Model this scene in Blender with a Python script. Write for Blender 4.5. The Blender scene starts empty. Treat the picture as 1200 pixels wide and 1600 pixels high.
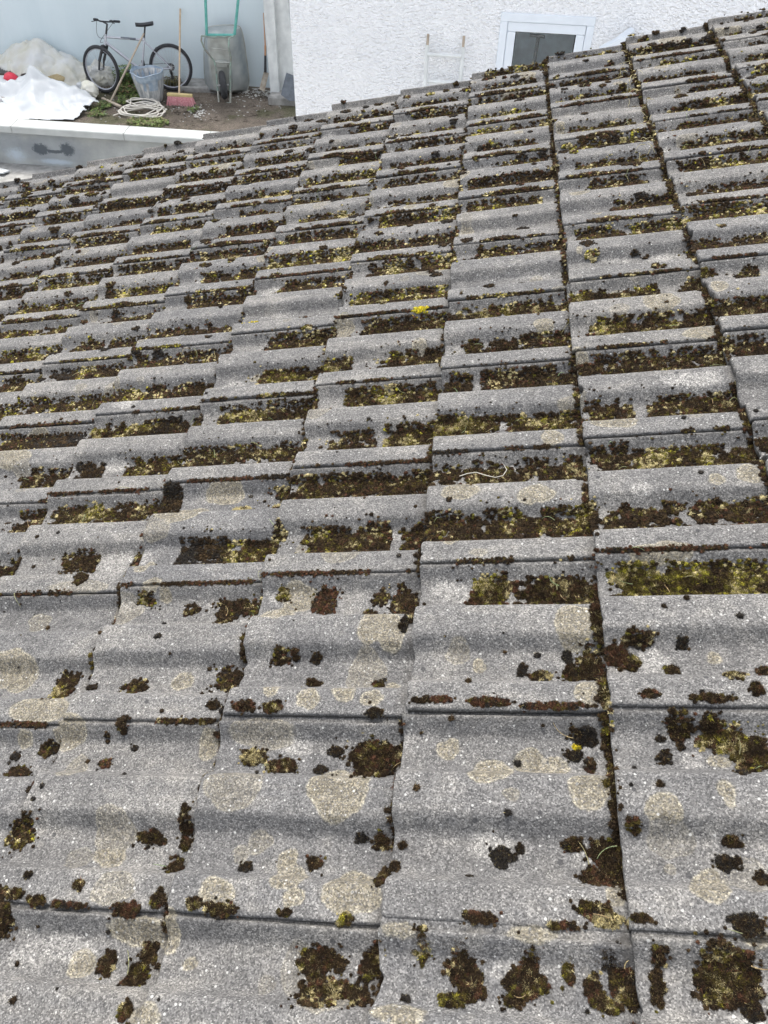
import bpy, math, random
import numpy as np
from mathutils import Vector, Matrix

# ------------------------------------------------------------------ camera, world, sun
S = bpy.context.scene
C = S.collection
RW = np.array([[0.993474822223218, 0.1123715028318447, 0.019504434362651202],
               [0.09468125605936588, -0.7172503247608897, -0.6903531207859726],
               [-0.0635864557868385, 0.6876951482882684, -0.7232096139148099]])
_x = RW[0]; _z = -RW[2] - np.dot(-RW[2], _x) * _x; _z /= np.linalg.norm(_z); _y = np.cross(_z, _x)
CAM = np.array([0.01945653, -0.31640572, 1.08520259])
F = 1220.0
cam = bpy.data.cameras.new('camera')
cam.sensor_fit = 'HORIZONTAL'; cam.sensor_width = 36; cam.lens = 36 * F / 1200
cam.clip_start = 0.05; cam.clip_end = 500
camo = bpy.data.objects.new('camera', cam); C.objects.link(camo)
camo.matrix_world = Matrix(((_x[0], _y[0], _z[0], CAM[0]), (_x[1], _y[1], _z[1], CAM[1]), (_x[2], _y[2], _z[2], CAM[2]), (0, 0, 0, 1)))
S.camera = camo
SUN_EL, SUN_AZ = math.radians(64), math.radians(-25)       # azimuth measured from +Y towards +X
world = bpy.data.worlds.new('World'); S.world = world; world.use_nodes = True
wn = world.node_tree.nodes; wl = world.node_tree.links
sky = wn.new('ShaderNodeTexSky'); sky.sky_type = 'NISHITA'; sky.sun_disc = False
sky.sun_elevation = SUN_EL; sky.sun_rotation = SUN_AZ; sky.air_density = 1.0; sky.dust_density = 4.0; sky.ozone_density = 0.6
bg = wn['Background']; bg.inputs['Strength'].default_value = 0.15
hsv = wn.new('ShaderNodeHueSaturation'); hsv.inputs['Saturation'].default_value = 0.35
wl.new(sky.outputs[0], hsv.inputs['Color']); wl.new(hsv.outputs[0], bg.inputs['Color'])
sun = bpy.data.lights.new('sun', 'SUN'); sun.energy = 1.0; sun.angle = math.radians(16); sun.color = (1, .955, .88)
suno = bpy.data.objects.new('sun', sun); C.objects.link(suno)
sd = Vector((math.cos(SUN_EL) * math.sin(SUN_AZ), math.cos(SUN_EL) * math.cos(SUN_AZ), math.sin(SUN_EL)))
suno.rotation_euler = (-sd).to_track_quat('-Z', 'Y').to_euler()
S.view_settings.view_transform = 'Standard'; S.view_settings.look = 'None'
S.view_settings.exposure = 1.52; S.view_settings.gamma = 1

TH = math.radians(15)
G, W = 0.309, 0.30
ZG = -3.415                   # yard level
CT, ST = math.cos(TH), math.sin(TH)
rng = np.random.default_rng(7); random.seed(7)

def ray(x, y):
    return RW.T @ np.array([(x - 600) / F, (y - 800) / F, 1.0])
def at(x, y, Y):              # real point at world depth Y
    d = ray(x, y); return CAM + d * (Y - CAM[1]) / d[1]
def gd(x, y, z=ZG):           # real point on a level
    d = ray(x, y); return CAM + d * (z - CAM[2]) / d[2]
def r2w(u, v, n):             # roof coordinates -> world, vectorised
    return np.stack([CT * u - ST * n, v, ST * u + CT * n], -1)

# ------------------------------------------------------------------ helpers
def link(name, me, m=None, parent=None):
    o = bpy.data.objects.new(name, me); C.objects.link(o)
    if m is not None: me.materials.append(m)
    if parent is not None: o.parent = parent
    return o
def tag(o, label=None, cat=None, group=None, kind=None):
    if label: o['label'] = label
    if cat: o['category'] = cat
    if group: o['group'] = group
    if kind: o['kind'] = kind
    return o
def empty(name, loc, label, cat, group=None, mat=None):
    o = bpy.data.objects.new(name, None); C.objects.link(o); o.empty_display_size = .1
    if mat is not None: o.matrix_world = mat
    else: o.location = loc
    return tag(o, label, cat, group)
def mesh_np(name, V, Q=None, T=None, smooth=True):
    me = bpy.data.meshes.new(name)
    V = np.asarray(V, np.float32).reshape(-1, 3)
    faces = []; loops = []; starts = []; tot = []
    n = 0
    if Q is not None and len(Q):
        Q = np.asarray(Q, np.int32).reshape(-1, 4); loops.append(Q.ravel()); starts.append(np.arange(len(Q)) * 4); tot.append(np.full(len(Q), 4)); n = Q.size
    if T is not None and len(T):
        T = np.asarray(T, np.int32).reshape(-1, 3); loops.append(T.ravel()); starts.append(n + np.arange(len(T)) * 3); tot.append(np.full(len(T), 3))
    loops = np.concatenate(loops); starts = np.concatenate(starts)
    me.vertices.add(len(V)); me.vertices.foreach_set('co', V.ravel())
    me.loops.add(len(loops)); me.loops.foreach_set('vertex_index', loops.astype(np.int32))
    me.polygons.add(len(starts)); me.polygons.foreach_set('loop_start', starts.astype(np.int32))
    me.update(calc_edges=True); me.validate()
    if smooth: me.polygons.foreach_set('use_smooth', np.ones(len(me.polygons), bool))
    return me
def fattr(me, name, vals):
    a = me.attributes.new(name, 'FLOAT', 'POINT'); a.data.foreach_set('value', np.asarray(vals, np.float32).ravel())
def cattr(me, name, vals):
    a = me.attributes.new(name, 'FLOAT_COLOR', 'POINT')
    vals = np.asarray(vals, np.float32); vals = np.concatenate([vals, np.ones((len(vals), 1), np.float32)], 1)
    a.data.foreach_set('color', vals.ravel())

_H = np.random.default_rng(3).random(4096)
def vnoise(x, y, seed=0):     # value noise 0..1, vectorised
    x = np.asarray(x, float); y = np.asarray(y, float)
    xi = np.floor(x).astype(int); yi = np.floor(y).astype(int); fx = x - xi; fy = y - yi
    fx = fx * fx * (3 - 2 * fx); fy = fy * fy * (3 - 2 * fy)
    h = lambda a, b: _H[(a * 7919 + b * 104729 + seed * 1301 + ((a * b) % 613) * 31) % 4096]
    return (h(xi, yi) * (1 - fx) + h(xi + 1, yi) * fx) * (1 - fy) + (h(xi, yi + 1) * (1 - fx) + h(xi + 1, yi + 1) * fx) * fy
def fbm(x, y, seed=0, o=3):
    s = 0; a = .5; t = 0
    for i in range(o):
        s = s + a * vnoise(x * 2 ** i, y * 2 ** i, seed + i); t += a; a *= .5
    return s / t

class MB:
    """collects shapes, then becomes one mesh object"""
    def __init__(s): s.V = []; s.F = []
    def add(s, v, f):
        b = len(s.V); s.V += [tuple(map(float, p)) for p in v]; s.F += [tuple(b + i for i in q) for q in f]; return s
    def box(s, c, d, R=None, bev=0.0):
        hx, hy, hz = [q / 2 for q in d]; b = min(bev, hx * .9, hy * .9, hz * .9)
        if b <= 0:
            v = [(x, y, z) for x in (-hx, hx) for y in (-hy, hy) for z in (-hz, hz)]
            f = [(0, 1, 3, 2), (4, 6, 7, 5), (0, 4, 5, 1), (2, 3, 7, 6), (0, 2, 6, 4), (1, 5, 7, 3)]
        else:
            v = []; idx = {}
            for i in (-1, 1):
                for j in (-1, 1):
                    for k in (-1, 1):
                        for a in range(3):
                            p = [i * (hx - b), j * (hy - b), k * (hz - b)]; p[a] = (i, j, k)[a] * (hx, hy, hz)[a]
                            idx[(i, j, k, a)] = len(v); v.append(tuple(p))
            f = []
            for a in range(3):
                o = [q for q in range(3) if q != a]
                for sgn in (-1, 1):
                    q = []
                    for (e1, e2) in ((-1, -1), (1, -1), (1, 1), (-1, 1)):
                        t = [0, 0, 0]; t[a] = sgn; t[o[0]] = e1; t[o[1]] = e2; q.append(idx[(*t, a)])
                    f.append(tuple(q))
            for a in range(3):
                o = [q for q in range(3) if q != a]
                for e1 in (-1, 1):
                    for e2 in (-1, 1):
                        q = []
                        for (sgn, fa) in ((-1, o[0]), (1, o[0]), (1, o[1]), (-1, o[1])):
                            t = [0, 0, 0]; t[a] = sgn; t[o[0]] = e1; t[o[1]] = e2; q.append(idx[(*t, fa)])
                        f.append(tuple(q))
            for i in (-1, 1):
                for j in (-1, 1):
                    for k in (-1, 1): f.append(tuple(idx[(i, j, k, a)] for a in range(3)))
        R = Matrix(R) if R is not None else Matrix.Identity(3)
        v = [Vector(c) + R @ Vector(p) for p in v]
        return s.add(v, f)
    def tube(s, pts, r, n=8, caps=True, closed=False):
        P = [Vector(p) for p in pts]; m = len(P)
        rr = r if hasattr(r, '__len__') else [r] * m
        up = None; v = []; f = []
        for i in range(m):
            a = P[(i - 1) % m] if (closed or i > 0) else P[i]; b = P[(i + 1) % m] if (closed or i < m - 1) else P[i]
            t = (b - a).normalized()
            if up is None:
                up = Vector((0, 0, 1)) if abs(t.z) < .9 else Vector((1, 0, 0))
            x = t.cross(up)
            if x.length < 1e-6: x = t.orthogonal()
            x.normalize(); up = x.cross(t).normalized()
            for k in range(n):
                q = 2 * math.pi * k / n; v.append(P[i] + rr[i] * (math.cos(q) * x + math.sin(q) * up))
        for i in range(m if closed else m - 1):
            for k in range(n):
                i2 = (i + 1) % m; f.append((i * n + k, i * n + (k + 1) % n, i2 * n + (k + 1) % n, i2 * n + k))
        if caps and not closed: f.append(tuple(range(n - 1, -1, -1))); f.append(tuple((m - 1) * n + k for k in range(n)))
        return s.add(v, f)
    def ring(s, c, ax, R, r, n=40, m=8, sx=1.0):       # torus about axis ax
        ax = Vector(ax).normalized(); a = ax.orthogonal().normalized(); b = ax.cross(a); v = []; f = []
        for i in range(n):
            t = 2 * math.pi * i / n; d = math.cos(t) * a + math.sin(t) * b
            for k in range(m):
                q = 2 * math.pi * k / m; v.append(Vector(c) + d * (R + r * math.cos(q)) + ax * (r * sx * math.sin(q)))
        for i in range(n):
            for k in range(m): f.append((i * m + k, ((i + 1) % n) * m + k, ((i + 1) % n) * m + (k + 1) % m, i * m + (k + 1) % m))
        return s.add(v, f)
    def lathe(s, c, prof, n=24, ax=(0, 0, 1), fn=None):  # prof: (r, h)
        ax = Vector(ax).normalized(); a = ax.orthogonal().normalized(); b = ax.cross(a); v = []; f = []
        for (r, h) in prof:
            for k in range(n):
                t = 2 * math.pi * k / n; q = r * (fn(t, h) if fn else 1); v.append(Vector(c) + ax * h + q * (math.cos(t) * a + math.sin(t) * b))
        for i in range(len(prof) - 1):
            for k in range(n): f.append((i * n + k, i * n + (k + 1) % n, (i + 1) * n + (k + 1) % n, (i + 1) * n + k))
        return s.add(v, f)
    def plate(s, pts, th):                              # polygon extruded by vector th
        n = len(pts); th = Vector(th); v = [Vector(p) for p in pts] + [Vector(p) + th for p in pts]
        f = [tuple(range(n)), tuple(range(2 * n - 1, n - 1, -1))] + [(i, i + n, (i + 1) % n + n, (i + 1) % n) for i in range(n)]
        return s.add(v, f)
    def build(s, name, m, parent=None, smooth=True, org=None, angle=40):
        me = bpy.data.meshes.new(name)
        me.from_pydata([tuple(p) for p in s.V], [], s.F); me.update()
        import bmesh
        bm = bmesh.new(); bm.from_mesh(me); bmesh.ops.recalc_face_normals(bm, faces=bm.faces)
        if smooth:
            la = math.radians(angle)
            for fc in bm.faces: fc.smooth = True
            for e in bm.edges:
                if len(e.link_faces) == 2 and e.calc_face_angle(0) > la: e.smooth = False
        bm.to_mesh(me); bm.free()
        o = link(name, me, m, parent)
        if org is not None:
            me.transform(Matrix.Translation(-Vector(org))); o.location = org
        return o

# ------------------------------------------------------------------ materials
def mat(name, col=(.5, .5, .5), rough=.8, metal=0, var=.15, scale=8.0, bump=0.0, bscale=60.0, col2=None, spec=None):
    m = bpy.data.materials.new(name); m.use_nodes = True; nt = m.node_tree; b = nt.nodes['Principled BSDF']
    b.inputs['Roughness'].default_value = rough; b.inputs['Metallic'].default_value = metal
    if spec is not None: b.inputs['Specular IOR Level'].default_value = spec
    tc = nt.nodes.new('ShaderNodeTexCoord'); no = nt.nodes.new('ShaderNodeTexNoise'); no.inputs['Scale'].default_value = scale; no.inputs['Detail'].default_value = 6
    nt.links.new(tc.outputs['Object'], no.inputs['Vector'])
    cr = nt.nodes.new('ShaderNodeValToRGB'); nt.links.new(no.outputs['Fac'], cr.inputs['Fac'])
    c2 = col2 if col2 else tuple(min(1, c * (1 + var)) for c in col)
    cr.color_ramp.elements[0].position = .35; cr.color_ramp.elements[1].position = .68
    cr.color_ramp.elements[0].color = (*(c * (1 - (0 if col2 else var)) for c in col), 1); cr.color_ramp.elements[1].color = (*c2, 1)
    nt.links.new(cr.outputs['Color'], b.inputs['Base Color'])
    if bump:
        n2 = nt.nodes.new('ShaderNodeTexNoise'); n2.inputs['Scale'].default_value = bscale; n2.inputs['Detail'].default_value = 5
        nt.links.new(tc.outputs['Object'], n2.inputs['Vector'])
        bp = nt.nodes.new('ShaderNodeBump'); bp.inputs['Strength'].default_value = 1; bp.inputs['Distance'].default_value = bump
        nt.links.new(n2.outputs['Fac'], bp.inputs['Height']); nt.links.new(bp.outputs['Normal'], b.inputs['Normal'])
    return m

class NT:
    def __init__(s, name):
        s.m = bpy.data.materials.new(name); s.m.use_nodes = True; s.t = s.m.node_tree; s.b = s.t.nodes['Principled BSDF']
    def n(s, typ, **k):
        q = s.t.nodes.new('ShaderNode' + typ)
        for a, v in k.items(): setattr(q, a, v)
        return q
    def l(s, a, b): s.t.links.new(a, b)
    def pos(s):
        return s.n('NewGeometry').outputs['Position']
    def noise(s, vec, scale, detail=4, rough=.55):
        q = s.n('TexNoise'); q.inputs['Scale'].default_value = scale; q.inputs['Detail'].default_value = detail; q.inputs['Roughness'].default_value = rough
        s.l(vec, q.inputs['Vector']); return q.outputs['Fac']
    def vor(s, vec, scale, out='Distance', feat='F1'):
        q = s.n('TexVoronoi'); q.feature = feat; q.inputs['Scale'].default_value = scale; s.l(vec, q.inputs['Vector']); return q.outputs[out]
    def attr(s, name, o='Fac'):
        q = s.n('Attribute'); q.attribute_name = name; return q.outputs[o]
    def math(s, op, a, b=None, c=None, clamp=False):
        q = s.n('Math'); q.operation = op; q.use_clamp = clamp
        for i, v in enumerate((a, b, c)):
            if v is None: continue
            if isinstance(v, (int, float)): q.inputs[i].default_value = v
            else: s.l(v, q.inputs[i])
        return q.outputs[0]
    def step(s, v, a, b):       # smooth 0..1 between a and b
        q = s.n('MapRange'); q.interpolation_type = 'SMOOTHSTEP'
        q.inputs['From Min'].default_value = a; q.inputs['From Max'].default_value = b
        s.l(v, q.inputs['Value']); return q.outputs['Result']
    def mix(s, f, a, b, mode='MIX'):
        q = s.n('Mix'); q.data_type = 'RGBA'; q.blend_type = mode
        for i, v in ((0, f), (6, a), (7, b)):
            if isinstance(v, (int, float)): q.inputs[i].default_value = v
            elif isinstance(v, tuple): q.inputs[i].default_value = (*v, 1)
            else: s.l(v, q.inputs[i])
        return q.outputs[2]
    def ramp(s, v, st):
        q = s.n('ValToRGB'); e = q.color_ramp.elements
        while len(e) < len(st): e.new(.5)
        for i, (p, c) in enumerate(st): e[i].position = p; e[i].color = (*c, 1)
        s.l(v, q.inputs['Fac']); return q.outputs['Color']
    def bump(s, h, dist, strength=1, nrm=None):
        q = s.n('Bump'); q.inputs['Distance'].default_value = dist; q.inputs['Strength'].default_value = strength
        s.l(h, q.inputs['Height'])
        if nrm is not None: s.l(nrm, q.inputs['Normal'])
        return q.outputs['Normal']

def tile_material():
    t = NT('weathered_concrete_tile'); P = t.pos()
    big = t.noise(P, 7, 5, .6); med = t.noise(P, 40, 4); fine = t.noise(P, 330, 2, .7)
    base = t.ramp(t.math('ADD', t.math('MULTIPLY', big, .55), t.math('MULTIPLY', med, .45)), [(.3, (.076, .0755, .0755)), (.5, (.113, .1115, .110)), (.7, (.172, .167, .158))])
    tone = t.attr('tone')
    base = t.mix(1.0, base, t.ramp(tone, [(0, (.86, .865, .88)), (1, (1.14, 1.12, 1.08))]), 'MULTIPLY')
    mp = t.n('Mapping'); mp.inputs['Scale'].default_value = (3.2, 26, 3.2); t.l(P, mp.inputs['Vector'])
    base = t.mix(1.0, base, t.ramp(t.noise(mp.outputs[0], 1.0, 5, .65), [(.3, (.84, .84, .85)), (.5, (1, 1, 1)), (.72, (1.2, 1.18, 1.14))]), 'MULTIPLY')
    base = t.mix(t.math('MULTIPLY', t.step(t.noise(P, 13, 6, .7), .56, .68), .35), base, (.2, .19, .17))
    base = t.mix(t.math('MULTIPLY', t.step(t.noise(P, 19, 6, .72), .42, .30), .45), base, (.055, .054, .052))
    # pale bare concrete round the moss and along wear zones
    wob = t.math('MULTIPLY', t.math('SUBTRACT', t.noise(P, 70, 5, .65), .5), .022)
    w = t.math('ADD', t.attr('white'), wob)
    wm = t.math('MULTIPLY', t.step(w, .004, -.006), t.step(t.noise(P, 150, 3), .3, .55))
    base = t.mix(t.math('MULTIPLY', wm, .6), base, (.27, .262, .245))
    # tan lichen discs, a paler rim round each
    d = t.math('ADD', t.attr('tan'), t.math('MULTIPLY', wob, .5))
    mott = t.noise(P, 230, 3, .7)
    inside = t.math('MULTIPLY', t.step(d, .003, -.0025), t.step(mott, .26, .6))
    lc = t.ramp(t.noise(P, 60, 4), [(.3, (.1, .087, .06)), (.5, (.155, .136, .097)), (.7, (.215, .193, .145))])
    base = t.mix(t.math('MULTIPLY', inside, t.attr('tanw')), base, lc)
    rim = t.math('MULTIPLY', t.step(t.math('ABSOLUTE', t.math('ADD', d, .0012)), .0022, .0006), t.attr('tanw'))
    ring = t.math('MULTIPLY', t.math('MULTIPLY', t.step(t.math('SINE', t.math('MULTIPLY', d, 1100)), .3, .9), t.step(d, -.001, -.003)), t.attr('tanw'))
    base = t.mix(t.math('MULTIPLY', ring, .3), base, (.09, .085, .07))
    base = t.mix(t.math('MULTIPLY', rim, .42), base, (.27, .25, .195))
    # sand grains
    g1 = t.vor(P, 520, 'Color'); g1r = t.n('SeparateColor'); t.l(g1, g1r.inputs[0])
    base = t.mix(1.0, base, t.ramp(g1r.outputs[0], [(0, (.42, .42, .425)), (.5, (.93, .93, .93)), (.84, (1.32, 1.32, 1.32)), (1, (2.0, 2.0, 1.97))]), 'MULTIPLY')
    g2 = t.vor(P, 170, 'Color'); g2r = t.n('SeparateColor'); t.l(g2, g2r.inputs[0]); g2d = t.vor(P, 170)
    white = t.math('MULTIPLY', t.math('GREATER_THAN', g2r.outputs[1], .88), t.math('LESS_THAN', g2d, t.math('MULTIPLY', g2r.outputs[0], .36)))
    base = t.mix(t.math('MULTIPLY', white, .7), base, (.42, .42, .4))
    pit = t.math('MULTIPLY', t.math('GREATER_THAN', g2r.outputs[2], .9), t.math('LESS_THAN', g2d, .3))
    base = t.mix(t.math('MULTIPLY', pit, .7), base, (.04, .04, .042))
    # dirt in the troughs; laps, joints and edge faces darkened, broken by noise
    gr = t.math('MULTIPLY', t.attr('grime_dark'), t.step(t.noise(P, 28, 5, .6), .32, .62))
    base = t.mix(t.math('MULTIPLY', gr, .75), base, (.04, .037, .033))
    # black lichen flecks
    kd = t.vor(P, 34); kc = t.vor(P, 34, 'Color'); ks = t.n('SeparateColor'); t.l(kc, ks.inputs[0])
    fl = t.math('MULTIPLY', t.math('LESS_THAN', t.math('ADD', kd, t.math('MULTIPLY', fine, .12)), .2), t.math('GREATER_THAN', ks.outputs[0], .8))
    base = t.mix(t.math('MULTIPLY', fl, .75), base, (.03, .03, .032))
    t.l(base, t.b.inputs['Base Color']); t.b.inputs['Roughness'].default_value = .88; t.b.inputs['Specular IOR Level'].default_value = .35
    h = t.math('ADD', t.math('MULTIPLY', fine, .6), t.math('MULTIPLY', g1r.outputs[1], .35))
    n1 = t.bump(h, .0014); n2 = t.bump(t.noise(P, 90, 4, .6), .0025, 1, n1)
    t.l(n2, t.b.inputs['Normal']); return t.m

def moss_material():
    t = NT('moss'); P = t.pos(); c = t.attr('tint', 'Color')
    v = t.noise(P, 420, 3, .7)
    c = t.mix(1.0, c, t.ramp(v, [(.3, (.34, .34, .35)), (.55, (.84, .82, .8)), (.75, (1.9, 1.75, 1.4))]), 'MULTIPLY')
    t.l(c, t.b.inputs['Base Color']); t.b.inputs['Roughness'].default_value = .95; t.b.inputs['Specular IOR Level'].default_value = .15
    t.l(t.bump(t.noise(P, 500, 3, .7), .003), t.b.inputs['Normal']); return t.m

def render_material():
    t = NT('white_roughcast_render'); P = t.pos()
    mp = t.n('Mapping'); mp.inputs['Rotation'].default_value = (0, .6, 0); mp.inputs['Scale'].default_value = (1, 1, 1.5); t.l(P, mp.inputs['Vector']); Q = mp.outputs[0]
    a = t.noise(Q, 30, 2.5, .55); b = t.noise(P, 60, 3, .6); v = t.vor(Q, 34, feat='SMOOTH_F1')
    h = t.math('ADD', t.math('SUBTRACT', a, t.math('MULTIPLY', v, .45)), t.math('MULTIPLY', b, .2))
    t.l(t.bump(h, .042), t.b.inputs['Normal'])
    t.l(t.ramp(t.noise(P, 1.4, 6, .65), [(.3, (.9, .91, .925)), (.6, (.95, .955, .96))]), t.b.inputs['Base Color'])
    t.b.inputs['Roughness'].default_value = .9; return t.m

def wall_blue_material():
    t = NT('pale_blue_render'); P = t.pos()
    mp = t.n('Mapping'); mp.inputs['Scale'].default_value = (2.2, 1, .35); t.l(P, mp.inputs['Vector'])
    c = t.ramp(t.noise(mp.outputs[0], 1.0, 5, .6), [(.3, (.58, .665, .695)), (.7, (.65, .725, .75))])
    c = t.mix(t.math('MULTIPLY', t.step(t.noise(P, 3, 6, .7), .62, .75), .12), c, (.7, .7, .68))
    t.l(c, t.b.inputs['Base Color']); t.b.inputs['Roughness'].default_value = .75
    t.l(t.bump(t.noise(P, 60, 3), .002), t.b.inputs['Normal']); return t.m

def dirt_material():
    t = NT('dirt'); P = t.pos()
    c = t.ramp(t.noise(P, 2.2, 7, .62), [(.3, (.085, .073, .06)), (.5, (.145, .122, .1)), (.7, (.2, .17, .14))])
    c = t.mix(t.math('MULTIPLY', t.step(t.noise(P, 1.6, 5, .6), .5, .62), .55), c, (.07, .08, .035))
    c = t.mix(1.0, c, t.ramp(t.noise(P, 60, 3, .7), [(.3, (.55, .55, .55)), (.7, (1.5, 1.5, 1.5))]), 'MULTIPLY')
    t.l(c, t.b.inputs['Base Color']); t.b.inputs['Roughness'].default_value = 1; t.b.inputs['Specular IOR Level'].default_value = .1
    t.l(t.bump(t.noise(P, 25, 6, .7), .04), t.b.inputs['Normal']); return t.m

def block_material():
    t = NT('stained_blockwork'); P = t.pos()
    c = t.ramp(t.noise(P, 2.0, 6, .6), [(.3, (.27, .28, .275)), (.55, (.38, .39, .375)), (.72, (.47, .48, .46))])
    g = t.math('ADD', t.attr('stain'), t.math('MULTIPLY', t.math('SUBTRACT', t.noise(P, 14, 5, .7), .5), .16))
    c = t.mix(t.math('MULTIPLY', t.step(g, .16, -.05), .5), c, (.2, .23, .26))
    b = t.math('ADD', t.attr('bitumen'), t.math('MULTIPLY', t.math('SUBTRACT', t.noise(P, 18, 5, .7), .5), .12))
    c = t.mix(t.math('MULTIPLY', t.step(b, .02, -.015), .85), c, (.06, .072, .085))
    w = t.math('ADD', t.attr('blue'), t.math('MULTIPLY', t.math('SUBTRACT', t.noise(P, 16, 6, .75), .5), .22))
    c = t.mix(t.math('MULTIPLY', t.step(w, .06, -.08), .6), c, (.5, .58, .66))
    t.l(c, t.b.inputs['Base Color']); t.b.inputs['Roughness'].default_value = .9
    t.l(t.bump(t.noise(P, 50, 4), .004), t.b.inputs['Normal']); return t.m

M = {}
M['tile'] = tile_material(); M['moss'] = moss_material(); M['roughcast'] = render_material(); M['bluewall'] = wall_blue_material()
M['dirt'] = dirt_material(); M['block'] = block_material()
M['deck'] = mat('roofing_felt', (.03, .03, .03), .95)
M['coping'] = mat('cast_coping_stone', (.42, .435, .42), .8, var=.08, scale=5, bump=.001)
M['concrete'] = mat('grey_concrete', (.28, .275, .26), .9, var=.25, scale=9, bump=.006, bscale=30)
M['upvc'] = mat('white_upvc', (.72, .77, .82), .35, var=.02)
M['tarp'] = mat('white_tarpaulin', (.5, .52, .53), .45, var=.03, scale=3, bump=.004, bscale=12)
M['tarp_old'] = mat('dirty_white_sheet', (.54, .55, .54), .5, scale=3.5, col2=(.47, .45, .36), bump=.008, bscale=12)
M['alu'] = mat('silver_paint', (.44, .45, .49), .35, .35, var=.1, scale=20)
M['steel'] = mat('worn_steel', (.5, .5, .5), .4, .8, var=.2, scale=30)
M['black'] = mat('black_plastic', (.025, .025, .028), .55, var=.3)
M['rubber'] = mat('rubber', (.03, .031, .034), .85, var=.3, scale=30)
M['galv'] = mat('galvanised_tray', (.28, .31, .32), .4, .55, scale=4, col2=(.48, .5, .49), bump=.002, bscale=14)
M['galvdirty'] = mat('galvanised_dirty', (.27, .275, .25), .6, .35, scale=6, col2=(.44, .455, .43), bump=.002)
M['green'] = mat('teal_paint', (.07, .29, .26), .5, scale=14, col2=(.12, .38, .33))
M['greenworn'] = mat('worn_teal_paint', (.26, .36, .31), .7, scale=14, col2=(.2, .19, .17))
M['whiteworn'] = mat('cement_splashed_tube', (.52, .5, .45), .8, scale=30, col2=(.25, .28, .24))
M['wood'] = mat('broom_wood', (.45, .34, .23), .65, var=.12, scale=18)
M['oldwood'] = mat('grey_wood', (.38, .32, .25), .75, var=.15, scale=18)
M['white_wood'] = mat('whitewashed_timber', (.5, .52, .52), .85, scale=6, col2=(.68, .7, .69), bump=.003, bscale=25)
M['pink'] = mat('pink_bristle', (.6, .2, .23), .7, scale=70, col2=(.78, .48, .5))
M['tan_block'] = mat('straw_brush_block', (.5, .4, .19), .7)
M['hose'] = mat('pale_hose', (.56, .53, .47), .55, var=.1)
M['blade'] = mat('rusty_spade_blade', (.33, .3, .25), .7, .2, scale=20, col2=(.22, .18, .14))
M['slate'] = mat('dark_slate', (.1, .115, .135), .65, var=.25, scale=14, bump=.002)
M['orange'] = mat('orange_wood', (.5, .27, .15), .6)
M['red'] = mat('red_plastic', (.62, .03, .06), .4, var=.06)
M['cream'] = mat('cream_plastic', (.62, .6, .5), .5, scale=9, col2=(.72, .7, .64))
M['blueprint'] = mat('blue_print', (.1, .16, .42), .5)
M['bluebag'] = mat('blue_liner', (.22, .29, .37), .4, scale=14, col2=(.38, .44, .5))
M['ladderpaint'] = mat('white_painted_ladder', (.66, .68, .67), .6, var=.08)
M['dark'] = mat('reflection_dark', (.05, .062, .065), .8, var=.05)  # tone of the reflection imitated by the T shape
M['stone'] = mat('pebble', (.42, .41, .38), .9, var=.35, scale=6)
M['brownrag'] = mat('brown_rag', (.3, .24, .13), .9, scale=20)

def tub_material():
    t = NT('cement_streaked_tub'); tc = t.n('TexCoord'); mp = t.n('Mapping'); mp.inputs['Scale'].default_value = (14, 14, 1.6); t.l(tc.outputs['Object'], mp.inputs['Vector'])
    t.l(t.ramp(t.noise(mp.outputs[0], 1.4, 5, .65), [(.35, (.2, .215, .22)), (.52, (.36, .37, .37)), (.66, (.62, .61, .58))]), t.b.inputs['Base Color'])
    t.b.inputs['Roughness'].default_value = .6; return t.m
M['tub'] = tub_material()
def glass_material():
    t = NT('window_glass'); g = t.b; g.inputs['Base Color'].default_value = (.85, .93, .96, 1); g.inputs['Roughness'].default_value = .02
    g.inputs['Transmission Weight'].default_value = 1; g.inputs['IOR'].default_value = 1.45; return t.m
M['glass'] = glass_material()
def leaf_material():
    t = NT('weed_leaf'); c = t.attr('tint', 'Color'); t.l(c, t.b.inputs['Base Color']); t.b.inputs['Roughness'].default_value = .7; return t.m
M['leaf'] = leaf_material()

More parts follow.
